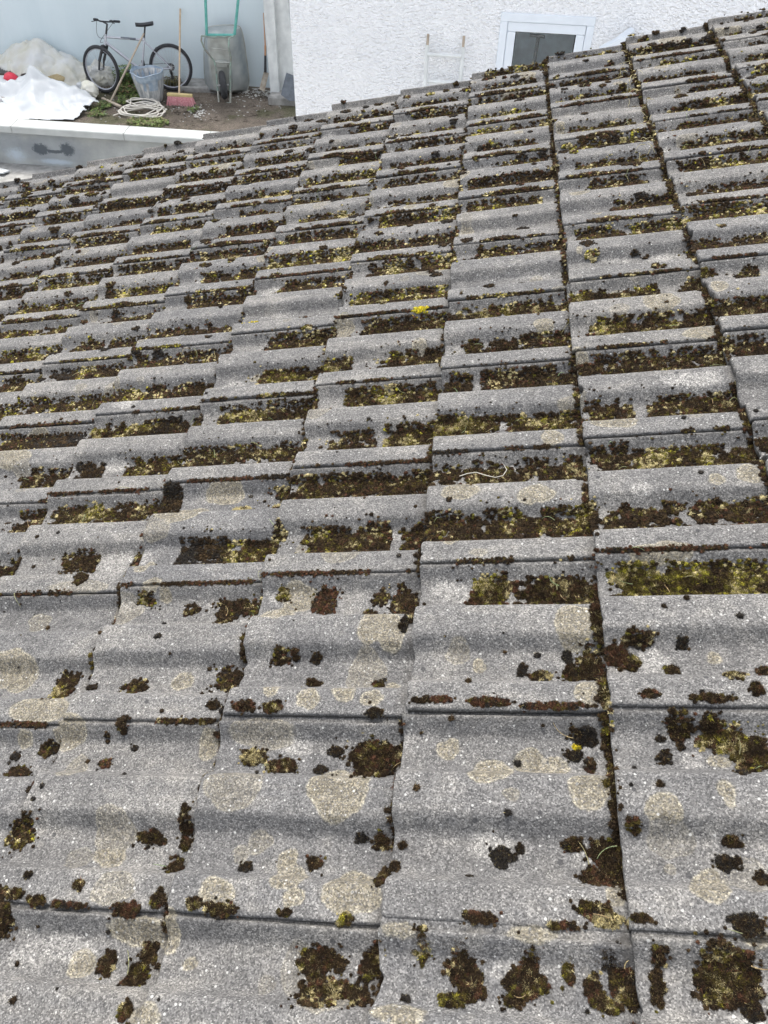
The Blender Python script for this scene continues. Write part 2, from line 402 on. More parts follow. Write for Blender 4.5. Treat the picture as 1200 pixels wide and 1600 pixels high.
# ------------------------------------------------------------------ the tiled roof
MOSS_S='-556,572,23,13,o -456,550,15,14,b -378,540,22,28,b -334,549,19,19,b -363,560,41,13,b -180,549,24,33,r -263,565,13,14,o -77,556,15,18,b -93,518,12,10,b -673,391,23,34,o -516,379,24,16,b -601,378,10,7,k -340,394,27,23,b -238,422,17,13,b -211,425,7,8,b -174,420,9,9,k -172,374,14,11,b -59,371,10,10,b -338,328,12,10,k -271,314,21,11,r -222,313,18,10,b -51,305,17,7,k -648,262,18,17,b -688,219,26,12,b -709,250,11,7,k -516,230,11,9,r -495,292,9,15,b -475,260,7,6,k -526,274,4,7,k -247,238,22,15,p -197,226,24,13,b -133,220,10,8,k -50,242,43,32,b -110,251,13,9,k -621,108,31,28,o -389,110,24,13,b -334,132,10,22,b -330,103,8,11,b -338,70,15,13,b -217,68,10,7,k -117,80,11,8,b -52,119,9,7,k -23,115,12,13,b -553,39,6,5,k -465,28,9,7,b -14,63,7,17,b -579,11,29,9,b -523,4,15,7,o -473,1,32,3,r -378,1,22,10,r -335,17,8,14,b -269,8,10,7,b -227,3,25,9,b -135,4,11,4,b -54,0,9,9,y -573,-22,15,19,b -398,-64,15,15,b -338,-46,14,16,b -346,-70,19,12,o -355,-84,21,7,b -94,-42,28,16,b -63,-45,12,9,k -78,-79,34,20,b -28,-79,16,15,b -20,-45,12,22,b -7,-26,10,10,b -336,-121,9,11,o -30,541,26,35,b 110,562,16,13,o 150,558,16,12,b 133,531,22,14,b 102,522,16,10,r 365,426,28,11,b 329,400,21,21,r 350,388,11,14,o 426,421,9,9,k 407,376,13,8,b 490,357,14,13,p 513,328,10,10,b 533,370,9,9,o 211,373,20,12,b 260,378,15,19,b 285,397,17,28,b 181,387,8,11,k 252,410,6,12,k 301,476,7,39,b -19,477,7,19,k 301,328,6,11,k 47,315,31,6,r 127,311,39,7,r 224,306,57,5,r 367,318,14,6,r 453,311,30,6,b 268,271,20,14,k 258,257,5,4,Y 253,244,13,9,k 276,228,8,13,r 303,275,8,31,o 304,211,6,28,b 305,156,8,18,b 403,276,18,17,b 469,257,43,19,o 493,233,28,19,o 445,277,17,12,o 378,232,10,10,k 400,248,5,6,k 375,261,7,4,k 473,204,8,5,k 365,181,4,4,k 325,129,10,8,b 444,118,14,6,b 434,92,15,9,k 151,94,17,13,k 175,107,5,8,k 108,65,4,3,k 12,102,5,4,k 1,74,11,8,k 244,114,15,8,b 283,106,19,18,b 272,71,24,13,r 293,85,10,24,b 265,26,20,9,b 283,14,19,7,p 126,7,21,7,r 229,4,23,4,b 320,11,15,3,y 439,11,20,13,k 53,-26,13,16,o 102,-39,21,24,b 116,-67,17,18,b 91,-81,16,7,y 188,-28,12,17,b 181,-56,27,18,b 166,-77,12,8,o 231,-39,7,16,o 280,-25,16,12,k 291,-47,12,20,b 260,-58,10,16,b 276,-74,13,8,o 339,-24,9,10,b 333,-54,8,22,o 413,-37,37,31,b 390,-51,21,19,o 433,-71,13,9,k 36,-84,6,4,k 470,74,7,9,k -634,693,11,28,b -74,1494,20,13,Y -562,1566,25,18,Y -726,633,16,16,o -489,470,7,6,k -308,719,20,22,p -422,821,22,10,p -604,879,24,20,k -162,715,9,12,k 48,756,6,7,k'
MOSS_B='-1552,-1279,11,o -1453,-1245,10,o -1187,-1090,10,b -1061,-956,10,b -936,-825,10,b -823,-637,10,b -1136,-963,9,o -1193,-1119,9,k -930,-615,9,b -1389,-1236,9,b -1346,-1290,9,y -942,-823,8,o -811,-637,8,b -1147,-942,8,o -1221,-1151,8,b -929,-703,7,o -690,-615,7,b -556,-456,7,o -1209,-1159,7,b -1168,-1053,7,b -1125,-963,7,k -742,-657,7,k -622,-420,6,b -903,-839,6,k -763,-636,6,o -1000,-934,6,b -1073,-1018,6,b -911,-838,5,b -836,-740,5,o -742,-678,5,b -670,-614,5,b -634,-578,5,k -1012,-936,5,b -815,-732,4,b -521,-431,4,k -440,-310,4,o -422,-308,6,b -235,-143,6,b -110,-12,6,o -225,-8,7,o -167,-13,8,o -223,-12,9,b -289,-15,10,o -502,-309,9,b -498,-244,8,o -460,-307,7,b -306,-154,5,b -111,-6,5,b -186,-100,5,b -370,-309,5,b -247,-158,4,o -171,-79,4,b -68,-16,4,b -12,56,6,o 60,166,6,o 10,54,5,b 67,166,5,b 20,69,7,b 104,296,7,b 45,167,8,b -11,167,9,o 151,303,8,b 167,310,9,b -9,63,6,o 70,291,6,o 69,298,5,b -6,69,4,b 64,101,4,b 112,315,4,o 172,303,3,b 99,155,3,o 338,573,3,y 323,601,4,b 395,607,5,o 327,386,5,b 320,408,6,b 453,611,6,b 316,617,7,b 351,604,8,o 299,516,9,o 574,610,9,b 612,699,7,b 699,738,9,b'
MOSS_J='-1176,-950,5,y -945,-773,5,y -1429,-1271,5,b -1260,-941,4,r -899,-626,4,o -620,-474,4,b -962,-667,3,r -561,-400,3,r -256,-127,4,b -313,-15,5,r -476,-316,4,o -211,-10,3,r -401,-318,3,k 5,78,3,k 153,243,3,r 70,293,2,b 306,585,2,r 357,505,4,b 388,578,5,b -433,-324,1,b -757,-641,1,r -311,-20,2,r -625,-327,2,r -931,-733,2,r 477,579,3,b'
LICH='-795,420,57,38,t -679,330,55,29,t -427,392,22,17,t -232,348,14,15,t -164,329,20,19,t -105,341,19,17,t -58,331,17,15,t -265,514,31,21,t -232,556,39,28,t -515,580,13,13,t -600,553,35,36,f -82,396,36,35,f -72,474,29,34,t -603,282,34,32,t -696,277,15,12,t -338,265,17,25,t -236,275,56,23,f -177,257,22,18,w -453,116,34,34,f -449,82,26,19,t -410,29,31,25,f -255,175,43,36,f -90,178,50,42,t -84,203,20,15,w -231,86,13,13,f -206,105,18,17,f -158,77,14,21,t -240,24,27,20,t -49,37,38,34,t -129,24,15,13,t -477,-48,51,21,w -437,-66,22,17,t -359,-22,45,16,t -308,-24,21,24,t -129,-50,11,9,w -267,-59,10,8,t -301,-126,27,14,t -799,542,24,23,f -528,-63,27,19,w 267,459,34,36,t 281,332,19,24,t 77,416,19,20,f 111,394,11,13,t -40,465,25,38,t 68,250,17,17,t 134,210,31,24,t 189,233,24,20,t 223,226,22,16,t 273,181,30,28,t 166,171,11,10,f 133,109,30,19,w 256,100,18,18,w 295,46,11,18,t 366,148,22,22,t 446,173,10,17,t 407,57,24,24,t 382,392,26,25,w 470,396,11,10,t 191,-7,31,10,t 157,-44,15,13,w 36,-105,31,13,t 27,-12,22,9,t 411,229,17,15,w 448,229,15,9,t 364,81,6,6,f -469,871,42,30,t -596,756,35,31,f -550,802,57,32,t -284,1095,30,30,f -287,1471,32,36,t -164,645,39,23,f -716,610,71,17,f -1125,1067,64,32,t 248,924,23,22,t 69,780,36,25,t 212,761,34,24,t 372,942,42,24,t 579,1223,33,24,t 540,1056,66,25,w 589,769,21,23,t 534,760,15,13,t 419,593,51,20,t 316,1176,19,29,t 513,1366,39,38,t 641,1371,17,24,t 323,1169,16,24,t 243,1345,24,25,t -682,695,48,30,w 134,515,33,14,w -174,841,43,20,w -332,516,13,12,w 400,745,22,17,w -852,1241,42,24,w -38,527,24,17,w 206,365,20,12,w 430,-86,20,12,w -72,-91,33,14,f 446,-2,14,11,t 109,618,16,9,f'

H_ROLL, STEP = .028, .021
J0, J1 = -4, 10
K0, K1 = -11, 8
KP = np.array([0, .27, .33, .43, .49, .74, .80, .93, 1.0])
HP = np.array([.985, 1, .93, .1, .0, .02, .09, .93, .985])
def prof(t):                  # t 0..1 across a tile -> height, two rolls
    q = np.mod(np.asarray(t) * 2, 1.0)
    a = np.interp(q, KP, HP)
    b = (np.interp(np.mod(q - .022, 1), KP, HP) + np.interp(np.mod(q + .022, 1), KP, HP)) / 2
    return H_ROLL * (.5 * a + .5 * b)
trg = np.random.default_rng(11)
JIT = {}
for k in range(K0, K1 + 1):
    for j in range(J0, J1 + 1):
        JIT[(k, j)] = trg.normal(0, 1, 6) * (.0016, .0012, .0010, .0035, .004, .5)
def tile_n(k, j, u, v):
    t = v / W - j; jt = JIT[(k, j)]
    n = prof(t) - H_ROLL - STEP * (u - k * G) / G + jt[2] + jt[3] * (u - k * G - .15) * .8 + jt[4] * (t - .5) * .3
    n = n + .0011 * (fbm(u * 28, v * 28, 5) - .5) * 2
    return n
def roof_n(u, v):
    u = np.asarray(u, float); v = np.asarray(v, float); out = np.zeros_like(u)
    K = np.clip(np.floor(u / G).astype(int), K0, K1); J = np.clip(np.floor(v / W).astype(int), J0, J1)
    for k, j in set(zip(K.ravel().tolist(), J.ravel().tolist())):
        m = (K == k) & (J == j); out[m] = tile_n(k, j, u[m], v[m])
    return out

def dec(s):
    r = []
    for it in s.split():
        a = it.split(','); r.append([int(q) if q.lstrip('-').isdigit() else q for q in a])
    return r
LS = [(a / 1000, b / 1000, c / 1000, d / 1000, t) for a, b, c, d, t in dec(LICH)]
TANP, WHP = [], []
for (u, v, a, b, t) in LS:
    (WHP if t == 'w' else TANP).append((u, v, max(a, .006), max(b, .006), .95 if t == 't' else .5))
for i in range(520):
    u = trg.uniform(K0 * G, (K1 + 1) * G); v = trg.uniform(-.4, 3.3); r = float(np.clip(trg.lognormal(-4.1, .45), .006, .045))
    near = v < 1.25 and -1.0 < u < .75
    if near and trg.random() < .6: continue
    e = trg.uniform(.7, 1.3); TANP.append((u, v, r * e, r / e, float(trg.choice([.3, .5, .9]))))
for i in range(260):
    u = (trg.integers(K0, K1 + 1) + trg.beta(1.2, 2)) * G; v = W / 2 * (trg.integers(3, 22) + trg.uniform(.5, .8)); r = float(trg.uniform(.008, .026))
    WHP.append((u, v, r * 1.7, r * .8, 1))
TANP = np.array(TANP); WHP = np.array(WHP)
def sdf(u, v, P):
    d = np.full(u.shape, .2); w = np.zeros(u.shape)
    if not len(P): return d, w
    m = (P[:, 0] > u.min() - .08) & (P[:, 0] < u.max() + .08) & (P[:, 1] > v.min() - .08) & (P[:, 1] < v.max() + .08)
    for (a, b, ra, rb, s) in P[m]:
        dx = u - a; dy = v - b; an = np.arctan2(dy, dx)
        lob = 1 + .07 * np.sin(2 * an + a * 91) + .07 * np.sin(3 * an + b * 70) + .04 * np.sin(5 * an + a * 300)
        q = (np.sqrt((dx / ra) ** 2 + (dy / rb) ** 2) - lob) * min(ra, rb)
        w = np.where(q < d, s, w); d = np.minimum(d, q)
    return d, w

def tile_arrays(k, j, far=False):
    cu, cv = (k + .5) * G, (j + .5) * W
    P = r2w(np.array(cu), np.array(cv), np.array(0.)); q = RW @ (P - CAM); dist = np.linalg.norm(q) + (9 if far else 0)
    du = .0045 if dist < 1.7 else (.007 if dist < 2.5 else .012)
    nv = 120 if dist < 1.7 else (84 if dist < 2.5 else 56)
    jt = JIT[(k, j)]
    us = np.concatenate([[0, .0012, .004], np.arange(.008, G + .012, du), [.36, .40]]) + k * G
    last = j == J1
    ts = np.linspace(0, 1.0, nv)
    ts = np.concatenate([[.0, .004, .01], ts[ts > .015]])
    if last: ts = np.concatenate([ts[ts < .955], [.96, 1.02, 1.06]])
    else: ts = np.concatenate([ts[ts < .975], [.978, .985, .995, 1.02, 1.04]])
    U, T = np.meshgrid(us, ts, indexing='ij'); V = (j + T) * W
    N = tile_n(k, j, U, (j + np.clip(T, 0, .9999)) * W)
    if last: N = np.where(T > .965, tile_n(k, j, U, (j + .96) * W + 0 * V) - .003 - .2 * (T - .96), N)
    else: N = N - .0085 * np.clip((T - .972) / .012, 0, 1)
    # worn, rounded edges
    e = U - k * G; N = N - .0035 * np.clip(1 - e / .004, 0, 1) ** 2
    s = T * W; N = N - .003 * np.clip(1 - s / .003, 0, 1) ** 2
    chip = fbm(V * 34 + k * 3.1, V * 0 + j, 9)
    cu_ = np.where(e < .009, (.0045 * (chip - .4) + .012 * np.clip(chip - .66, 0, 1) * 3) * (1 - e / .009), 0)
    U2 = U + cu_ + jt[0]; chv = fbm(U * 30, U * 0 + j * 7, 13)
    V2 = V + np.where(s < .006, .0022 * (chv - .4) * (1 - s / .006), 0) + jt[1]
    nu, nt_ = U.shape
    top = np.stack([U2, V2, N], -1).reshape(-1, 3)
    # end face (down slope) and side face (towards -v), then drop inside
    e0 = np.stack([U2[0], V2[0], N[0]], -1); rings = []
    for (duu, dn) in ((-.0006, -.004), (.0, -.012), (.002, -.0185), (.02, -.0188)):
        q = e0.copy(); q[:, 0] += duu + (.0012 * (fbm(V2[0] * 90, V2[0] * 0 + dn * 900, 4) - .5)); q[:, 2] += dn; rings.append(q)
    s0 = np.stack([U2[:, 0], V2[:, 0], N[:, 0]], -1); sr = []
    for (dv, dn) in ((-.0003, -.003), (0, -.009), (.01, -.0095)):
        q = s0.copy(); q[:, 1] += dv; q[:, 2] += dn; sr.append(q)
    verts = [top] + rings + sr
    idx = np.arange(nu * nt_).reshape(nu, nt_)
    quads = [np.stack([idx[:-1, :-1], idx[1:, :-1], idx[1:, 1:], idx[:-1, 1:]], -1).reshape(-1, 4)]
    base = nu * nt_; prev = idx[0]
    for r in rings:
        cur = base + np.arange(nt_); base += nt_
        quads.append(np.stack([prev[:-1], prev[1:], cur[1:], cur[:-1]], -1)); prev = cur
    prev = idx[:, 0]
    for r in sr:
        cur = base + np.arange(nu); base += nu
        quads.append(np.stack([prev[1:], prev[:-1], cur[:-1], cur[1:]], -1)); prev = cur
    if last:
        s1 = np.stack([U2[:, -1], V2[:, -1], N[:, -1]], -1); prev = idx[:, -1]
        q = s1.copy(); q[:, 2] -= .025; verts.append(q); cur = base + np.arange(nu); base += nu
        quads.append(np.stack([prev[:-1], prev[1:], cur[1:], cur[:-1]], -1))
    A = np.concatenate(verts); Q = np.concatenate(quads)
    u, v = A[:, 0], A[:, 1]
    dt, tw = sdf(u, v, TANP); dw, _ = sdf(u, v, WHP)
    tq = np.mod(v / W * 2, 1); tr = np.clip(1 - np.abs(tq - .56) / .2, 0, 1)
    gr = .35 * tr * fbm(u * 9, v * 9, 21) + .8 * np.clip(1 - np.abs(u - k * G - G + .006) / .016, 0, 1) + 1.0 * (np.arange(len(A)) >= nu * nt_) + .6 * np.clip(1 - np.abs(v / W - j - .975) / .03, 0, 1)  # trough dirt, then darker at laps, edge faces and joints
    tone = np.full(len(A), float(np.clip(.5 + jt[5] * .42, 0, 1)))
    return A, Q, dt, tw, dw, np.clip(gr, 0, 1), tone, dist

roof = empty('house_roof', tuple(r2w(np.array(0.), np.array(0.), np.array(-.06))), 'grey interlocking concrete tile roof covered in moss and lichen, filling the foreground', 'roof')
ro = np.array(roof.location)
near, far = [], []
for k in range(K0, K1 + 1):
    for j in range(J0, J1 + 1):
        P = r2w(np.array((k + .5) * G), np.array((j + .5) * W), np.array(0.)); q = RW @ (P - CAM)
        px = 600 + F * q[0] / max(q[2], .2); py = 800 + F * q[1] / max(q[2], .2); vis = q[2] > .2 and -170 < px < 1370 and py < 1800
        near.append((0 if vis else 1, np.linalg.norm(q), k, j))
near.sort()
def mk_tile(name, parts):
    A = np.concatenate([p[0] for p in parts]); off = 0; Q = []
    for p in parts: Q.append(p[1] + off); off += len(p[0])
    me = mesh_np(name, r2w(A[:, 0], A[:, 1], A[:, 2]) - ro, np.concatenate(Q))
    for nm, i in (('tan', 2), ('tanw', 3), ('white', 4), ('grime_dark', 5), ('tone', 6)): fattr(me, nm, np.concatenate([p[i] for p in parts]))
    return link(name, me, M['tile'], roof)
for (vv, d, k, j) in near[:100]: mk_tile('roof_tile', [tile_arrays(k, j)])
rest = mk_tile('distant_roof_tiles', [tile_arrays(k, j, vv) for (vv, d, k, j) in near[100:]]); rest['kind'] = 'stuff'
dk = MB()
c = [r2w(np.array(a), np.array(b), np.array(-.075)) - ro for a, b in ((K0 * G + .02, J0 * W), ((K1 + 1) * G, J0 * W), ((K1 + 1) * G, (J1 + 1) * W + .01), (K0 * G + .02, (J1 + 1) * W + .01))]
dk.plate(c, (0, 0, -.03)); dk.build('roof_underlay', M['deck'], roof, smooth=False)

# gable and eaves walls under the roof
own = MB(); xa, xb = K0 * G * CT + .3, (K1 + 1) * G * CT
za = xa * math.tan(TH) - .13; zb = xb * math.tan(TH) - .13
own.plate([(xa, 3.18, -5), (xb, 3.18, -5), (xb, 3.18, zb), (xa, 3.18, za)], (0, -.2, 0))
own.plate([(xa, 2.98, -5), (xa, -1.0, -5), (xa, -1.0, za), (xa, 2.98, za)], (.2, 0, 0))
tag(own.build('house_wall', M['roughcast'], None, smooth=False), 'rendered gable wall under the mossy tile roof, hidden below its verge', 'wall')

# ------------------------------------------------------------------ moss
mr = np.random.default_rng(5)
def ico(sub):
    p = (1 + 5 ** .5) / 2
    V = [(-1, p, 0), (1, p, 0), (-1, -p, 0), (1, -p, 0), (0, -1, p), (0, 1, p), (0, -1, -p), (0, 1, -p), (p, 0, -1), (p, 0, 1), (-p, 0, -1), (-p, 0, 1)]
    Fc = [(0, 11, 5), (0, 5, 1), (0, 1, 7), (0, 7, 10), (0, 10, 11), (1, 5, 9), (5, 11, 4), (11, 10, 2), (10, 7, 6), (7, 1, 8), (3, 9, 4), (3, 4, 2), (3, 2, 6), (3, 6, 8), (3, 8, 9), (4, 9, 5), (2, 4, 11), (6, 2, 10), (8, 6, 7), (9, 8, 1)]
    V = [np.array(v) / np.linalg.norm(v) for v in V]
    for _ in range(sub):
        c = {}; nf = []
        def mid(a, b):
            k = (min(a, b), max(a, b))
            if k not in c: m = V[a] + V[b]; V.append(m / np.linalg.norm(m)); c[k] = len(V) - 1
            return c[k]
        for a, b, d in Fc:
            x, y, z = mid(a, b), mid(b, d), mid(d, a); nf += [(a, x, z), (b, y, x), (d, z, y), (x, y, z)]
        Fc = nf
    V = np.array(V); Fc = np.array(Fc)
    Fc = Fc[(V[Fc][:, :, 2].max(1) > -.25)]     # drop the hidden underside
    used = np.unique(Fc); re = -np.ones(len(V), int); re[used] = np.arange(len(used))
    return V[used], re[Fc]
PAL = {'B': (.028, .019, .011), 'b': (.055, .037, .019), 'r': (.082, .04, .024), 'o': (.075, .06, .016), 'g': (.135, .125, .025), 'y': (.33, .31, .04), 'Y': (.6, .5, .03), 'p': (.42, .37, .2), 'k': (.03, .027, .024), 'w': (.5, .49, .4)}
MIX = {'b': ('BbrogkP', (.46, .27, .09, .11, .035, .025, .02)), 'o': ('BbrogyP', (.3, .27, .05, .2, .1, .05, .03)), 'r': ('Bbrok', (.25, .2, .4, .1, .05)), 'k': ('kBb', (.45, .35, .2)),
       'y': ('BbogyP', (.2, .2, .25, .2, .12, .03)), 'Y': ('Yy', (.7, .3)), 'p': ('pobB', (.5, .15, .15, .2))}
cu, cv, cr_, cc, ch = [], [], [], [], []
def tufts(u, v, r, typ, hs=1.0):
    n = len(u)
    if not n: return
    key, w = MIX[typ]; w = np.array(w) / sum(w)
    cw = np.cumsum(w); q = np.clip(.5 + (fbm(u * 32, v * 32, 31, 2) - .5) * 1.5 + mr.normal(0, .3, n), 0, .999)
    if typ in 'b': q = np.where(mr.random(n) < .5, mr.random(n), q)
    idx = np.searchsorted(cw, q); idx = np.clip(idx, 0, len(key) - 1)
    col = np.array([PAL[c.lower() if c == 'P' else c] for c in key])[idx] * mr.uniform(.7, 1.35, (n, 1))
    cu.append(u); cv.append(v); cr_.append(r); cc.append(col); ch.append(np.full(n, hs))
def size(v): return np.interp(v, [0, 1, 3.2], [.0030, .0038, .0058])
def ell(u0, v0, a, b, typ):
    a = max(a, .0035); b = max(b, .0035); s = size(v0) * (.8 if typ in 'kY' else 1)
    n = int(2.3 * a * b * 3.14 / (s * s * 1.6)) + 3
    x = mr.uniform(-1.3, 1.3, n * 2); y = mr.uniform(-1.3, 1.3, n * 2)
    rr = np.sqrt(x * x + y * y); lim = .35 + 1.15 * fbm(x * 2.2 + u0 * 77, y * 2.2 + v0 * 77, 3, 3)
    m = (rr < lim) | ((mr.random(n * 2) < .035)); x, y, rr = x[m], y[m], rr[m]
    tufts(u0 + x * a, v0 + y * b, s * mr.uniform(.5, 1.4, len(x)) * (1.15 - .4 * rr), typ, 1.0)
def trough(u0, u1, i, typ, fill=1.0):
    i = int(i); v0 = i * W / 2 + W / 2 * .42; v1 = v0 + W / 2 * (.40 + .1 * fill); s = size(v0)
    n = int((u1 - u0) * (v1 - v0) / (s * s * 1.5) * 1.9)
    x = mr.uniform(u0 - .01, u1 + .004, n); y = mr.uniform(v0, v1, n)
    f = fbm(x * 20, y * 34, 17, 3); e = np.minimum(x - u0 - .028 * fbm(y * 90, y * 0 + u0 * 50, 37, 2) + .006, u1 + .02 - x) / .02
    ye = np.abs((y - (v0 + v1) / 2) / (v1 - v0) * 2)
    m = .56 * f + .44 * fbm(x * 70, y * 85, 19, 2) + .13 * np.clip(e, -1.5, .8) - .09 * ye > .475 - .085 * fill + (mr.random(n) - .5) * .05
    tufts(x[m], y[m], s * mr.uniform(.6, 1.35, m.sum()) * (1.1 - .3 * ye[m]), typ, 1.0)
    k = int((u1 - u0) * 260); tufts(mr.uniform(u0 - .04, u1, k), mr.uniform(v0 - .01, v1 + .02, k), s * mr.uniform(.25, .8, k), 'b', .9)
def joint(u0, u1, j, typ):
    s = size(j * W) * .62; n = int((u1 - u0) / s * 2.6)
    x = mr.uniform(u0, u1, n); y = j * W - .003 + mr.normal(0, .0028, n)
    m = fbm(x * 25, y * 0 + j, 23) > .36
    tufts(x[m], y[m], s * mr.uniform(.6, 1.3, m.sum()), typ, .8)
def course(k, v0, v1, typ, dens=1.0):
    s = .0042; n = int((v1 - v0) / s * 3.4 * dens); y = mr.uniform(v0, v1, n)
    x = k * G - np.abs(mr.normal(0, .0048, n)) - .001
    f = fbm(y * 16, y * 0 + k, 29); m = f > .60 - .30 * dens
    tufts(x[m], y[m], s * mr.uniform(.5, 1.3, m.sum()), typ, .9)
for a in dec(MOSS_S): ell(a[0] / 1000, a[1] / 1000, a[2] / 1000, a[3] / 1000, a[4])
for a in dec(MOSS_B): trough(a[0] / 1000, a[1] / 1000, a[2], a[3], mr.uniform(.1, .85))
for a in dec(MOSS_J): joint(a[0] / 1000, a[1] / 1000, a[2], a[3])
done = dec(MOSS_B); dj = dec(MOSS_J)
for k in range(K0, K1 + 1):
    for i in range(4, 2 * (J1 + 1)):            # troughs not set down by hand
        v = i * W / 2; ua, ub = k * G, (k + 1) * G
        q = RW @ (r2w(np.array(ua + G / 2), np.array(v + .08), np.array(-.02)) - CAM); qx, qy = 600 + F * q[0] / q[2], 800 + F * q[1] / q[2]
        if q[2] > 0 and 0 < qx < 1200 and qy > (440 if qx > 850 else 500 if qx < 420 else 470): continue
        if any(a[2] == i and a[0] / 1000 < ub - .04 and a[1] / 1000 > ua + .04 for a in done): continue
        if i < 7 and mr.random() < .6: continue
        if i == 21 and mr.random() < (.75 if k < 0 else .3): continue
        if mr.random() < .93:
            s0 = ua + G * mr.choice([.02, .12, .2, .3, .45], p=[.3, .25, .2, .15, .1]); e0 = ub + (.0 if mr.random() < .8 else -.06)
            trough(s0, e0, i, str(mr.choice(['b', 'b', 'o', 'o', 'y'], p=[.3, .22, .3, .14, .04])), mr.uniform(.1, 1.15))
    for j in range(2, J1 + 1):
        if any(a[2] == j and a[0] / 1000 < (k + 1) * G and a[1] / 1000 > k * G for a in dj): continue
        for _q in range(1 if j < 6 else 2):
            if mr.random() > (.3 if j < 5 else .85): continue
            a, b = sorted(mr.uniform(0, 1, 2)); joint((k + a * .6) * G, (k + .5 + b * .5) * G, j, str(mr.choice(['b', 'r', 'o'])))
            if j > 5 and mr.random() < .75: ell((k + a * .6 + .2) * G, j * W + .002, mr.uniform(.02, .06), .009, 'b')
for k in range(K0 + 1, K1 + 1):
    if k >= 1: course(k, 1.5 if k == 1 else .9, 3.3, 'b', .85); course(k, 2.2, 3.3, 'b', .9); course(k, -.3, 1.5, 'b', .62)
    else: course(k, .9, 3.3, 'b', .42); course(k, -.3, .9, 'b', .35)
course(1, .25, .75, 'b', .8); course(1, 2.2, 3.3, 'b', 1.4); course(2, 1.8, 3.3, 'b', 1.5); course(3, 1.8, 3.3, 'b', 1.6)
# cushions on the crests of the far rows, crumbs everywhere
for q in range(900):
    u = mr.uniform(K0 * G, (K1 + 1) * G); v = 3.3 - 1.9 * mr.random() ** 1.3; a = mr.uniform(.006, .02)
    ell(u, v, a, a * .7, str(mr.choice(['b', 'k', 'k', 'o'])))
for q in range(60):                       # loose cushions on the far left, standing proud
    u = mr.uniform(-3.0, -1.5); v = mr.uniform(2.5, 3.15); a = mr.uniform(.01, .024)
    ell(u, v, a, a * .8, str(mr.choice(['b', 'o', 'k'])))
n = 1500; x = mr.uniform(K0 * G, (K1 + 1) * G, n); y = mr.uniform(-.35, 3.25, n)
tufts(x, y, mr.lognormal(-6.3, .45, n), 'k', .7)
n = 160; x = mr.uniform(-1.2, .8, n); y = mr.uniform(-.3, 1.6, n); tufts(x, y, mr.uniform(.003, .005, n), 'k', .7)

U = np.concatenate(cu); V = np.concatenate(cv); R = np.concatenate(cr_); COL = np.concatenate(cc); HS = np.concatenate(ch)
ok = (V < 3.3) & (V > -.5) & (U > K0 * G + .02) & (U < (K1 + 1) * G - .02)
W0 = r2w(U, V, 0 * U); q = (W0 - CAM) @ RW.T; pxx = 600 + F * q[:, 0] / np.maximum(q[:, 2], .1); pyy = 800 + F * q[:, 1] / np.maximum(q[:, 2], .1)
ok &= (pxx > -260) & (pxx < 1460) & (pyy < 1800)
U, V, R, COL, HS = U[ok], V[ok], R[ok], COL[ok], HS[ok]
N = roof_n(U, V); D = np.linalg.norm(r2w(U, V, N) - CAM, axis=1)
print('tufts', len(U))
VV, TT, CC = [], [], []; off = 0
for sub, sel in ((2, D < 1.75), (1, (D >= 1.75))):
    bv, bf = ico(sub); m = np.where(sel)[0]; k = len(m); nb = len(bv)
    ang = mr.uniform(0, 6.28, k); ca, sa = np.cos(ang), np.sin(ang)
    x = bv[None, :, 0] * ca[:, None] - bv[None, :, 1] * sa[:, None]; y = bv[None, :, 0] * sa[:, None] + bv[None, :, 1] * ca[:, None]; z = np.broadcast_to(bv[None, :, 2], (k, nb))
    d = 1 + mr.normal(0, .22, (k, nb)); r = R[m][:, None] * d
    P = r2w(U[m][:, None] + x * r, V[m][:, None] + y * r, N[m][:, None] + z * r * .72 * HS[m][:, None] + R[m][:, None] * .12)
    VV.append(P.reshape(-1, 3)); TT.append((bf[None] + (off + np.arange(k) * nb)[:, None, None]).reshape(-1, 3)); off += k * nb
    CC.append((COL[m][:, None, :] * mr.uniform(.6, 1.5, (k, nb, 1))).reshape(-1, 3))
# leaflets: thin blades bristling from every cushion
for (sel, nl) in ((D < 1.4, 64), ((D >= 1.4) & (D < 2.2), 20), (D >= 2.2, 5)):
    m = np.where(sel)[0]; m = np.repeat(m, nl); k = len(m)
    if not k: continue
    ph = mr.uniform(0, 6.28, k); ct = mr.uniform(.05, 1, k); st = np.sqrt(1 - ct * ct)
    dr = np.stack([np.cos(ph) * st, np.sin(ph) * st, ct], -1)
    L = R[m] * mr.uniform(.4, 1.35, k); tmp = mr.normal(0, 1, (k, 3)); sd_ = np.cross(dr, tmp); sd_ /= np.linalg.norm(sd_, axis=1)[:, None]
    wd = np.clip(R[m] * .13, .00035, .0010)[:, None]
    b0 = np.stack([U[m], V[m], N[m] + R[m] * .1], -1) + dr * R[m][:, None] * np.array([.85, .85, .65]); tip = b0 + dr * L[:, None] + mr.normal(0, .25, (k, 3)) * L[:, None]
    A = np.stack([b0 - sd_ * wd, b0 + sd_ * wd, tip], 1).reshape(-1, 3)
    VV.append(r2w(A[:, 0], A[:, 1], A[:, 2])); TT.append(off + np.arange(k * 3).reshape(-1, 3)); off += k * 3
    c = COL[m] * mr.uniform(.8, 1.9, (k, 1)); straw = mr.random(k) < .035; c[straw] = (.34, .29, .14)
    CC.append(np.repeat(c, 3, 0))
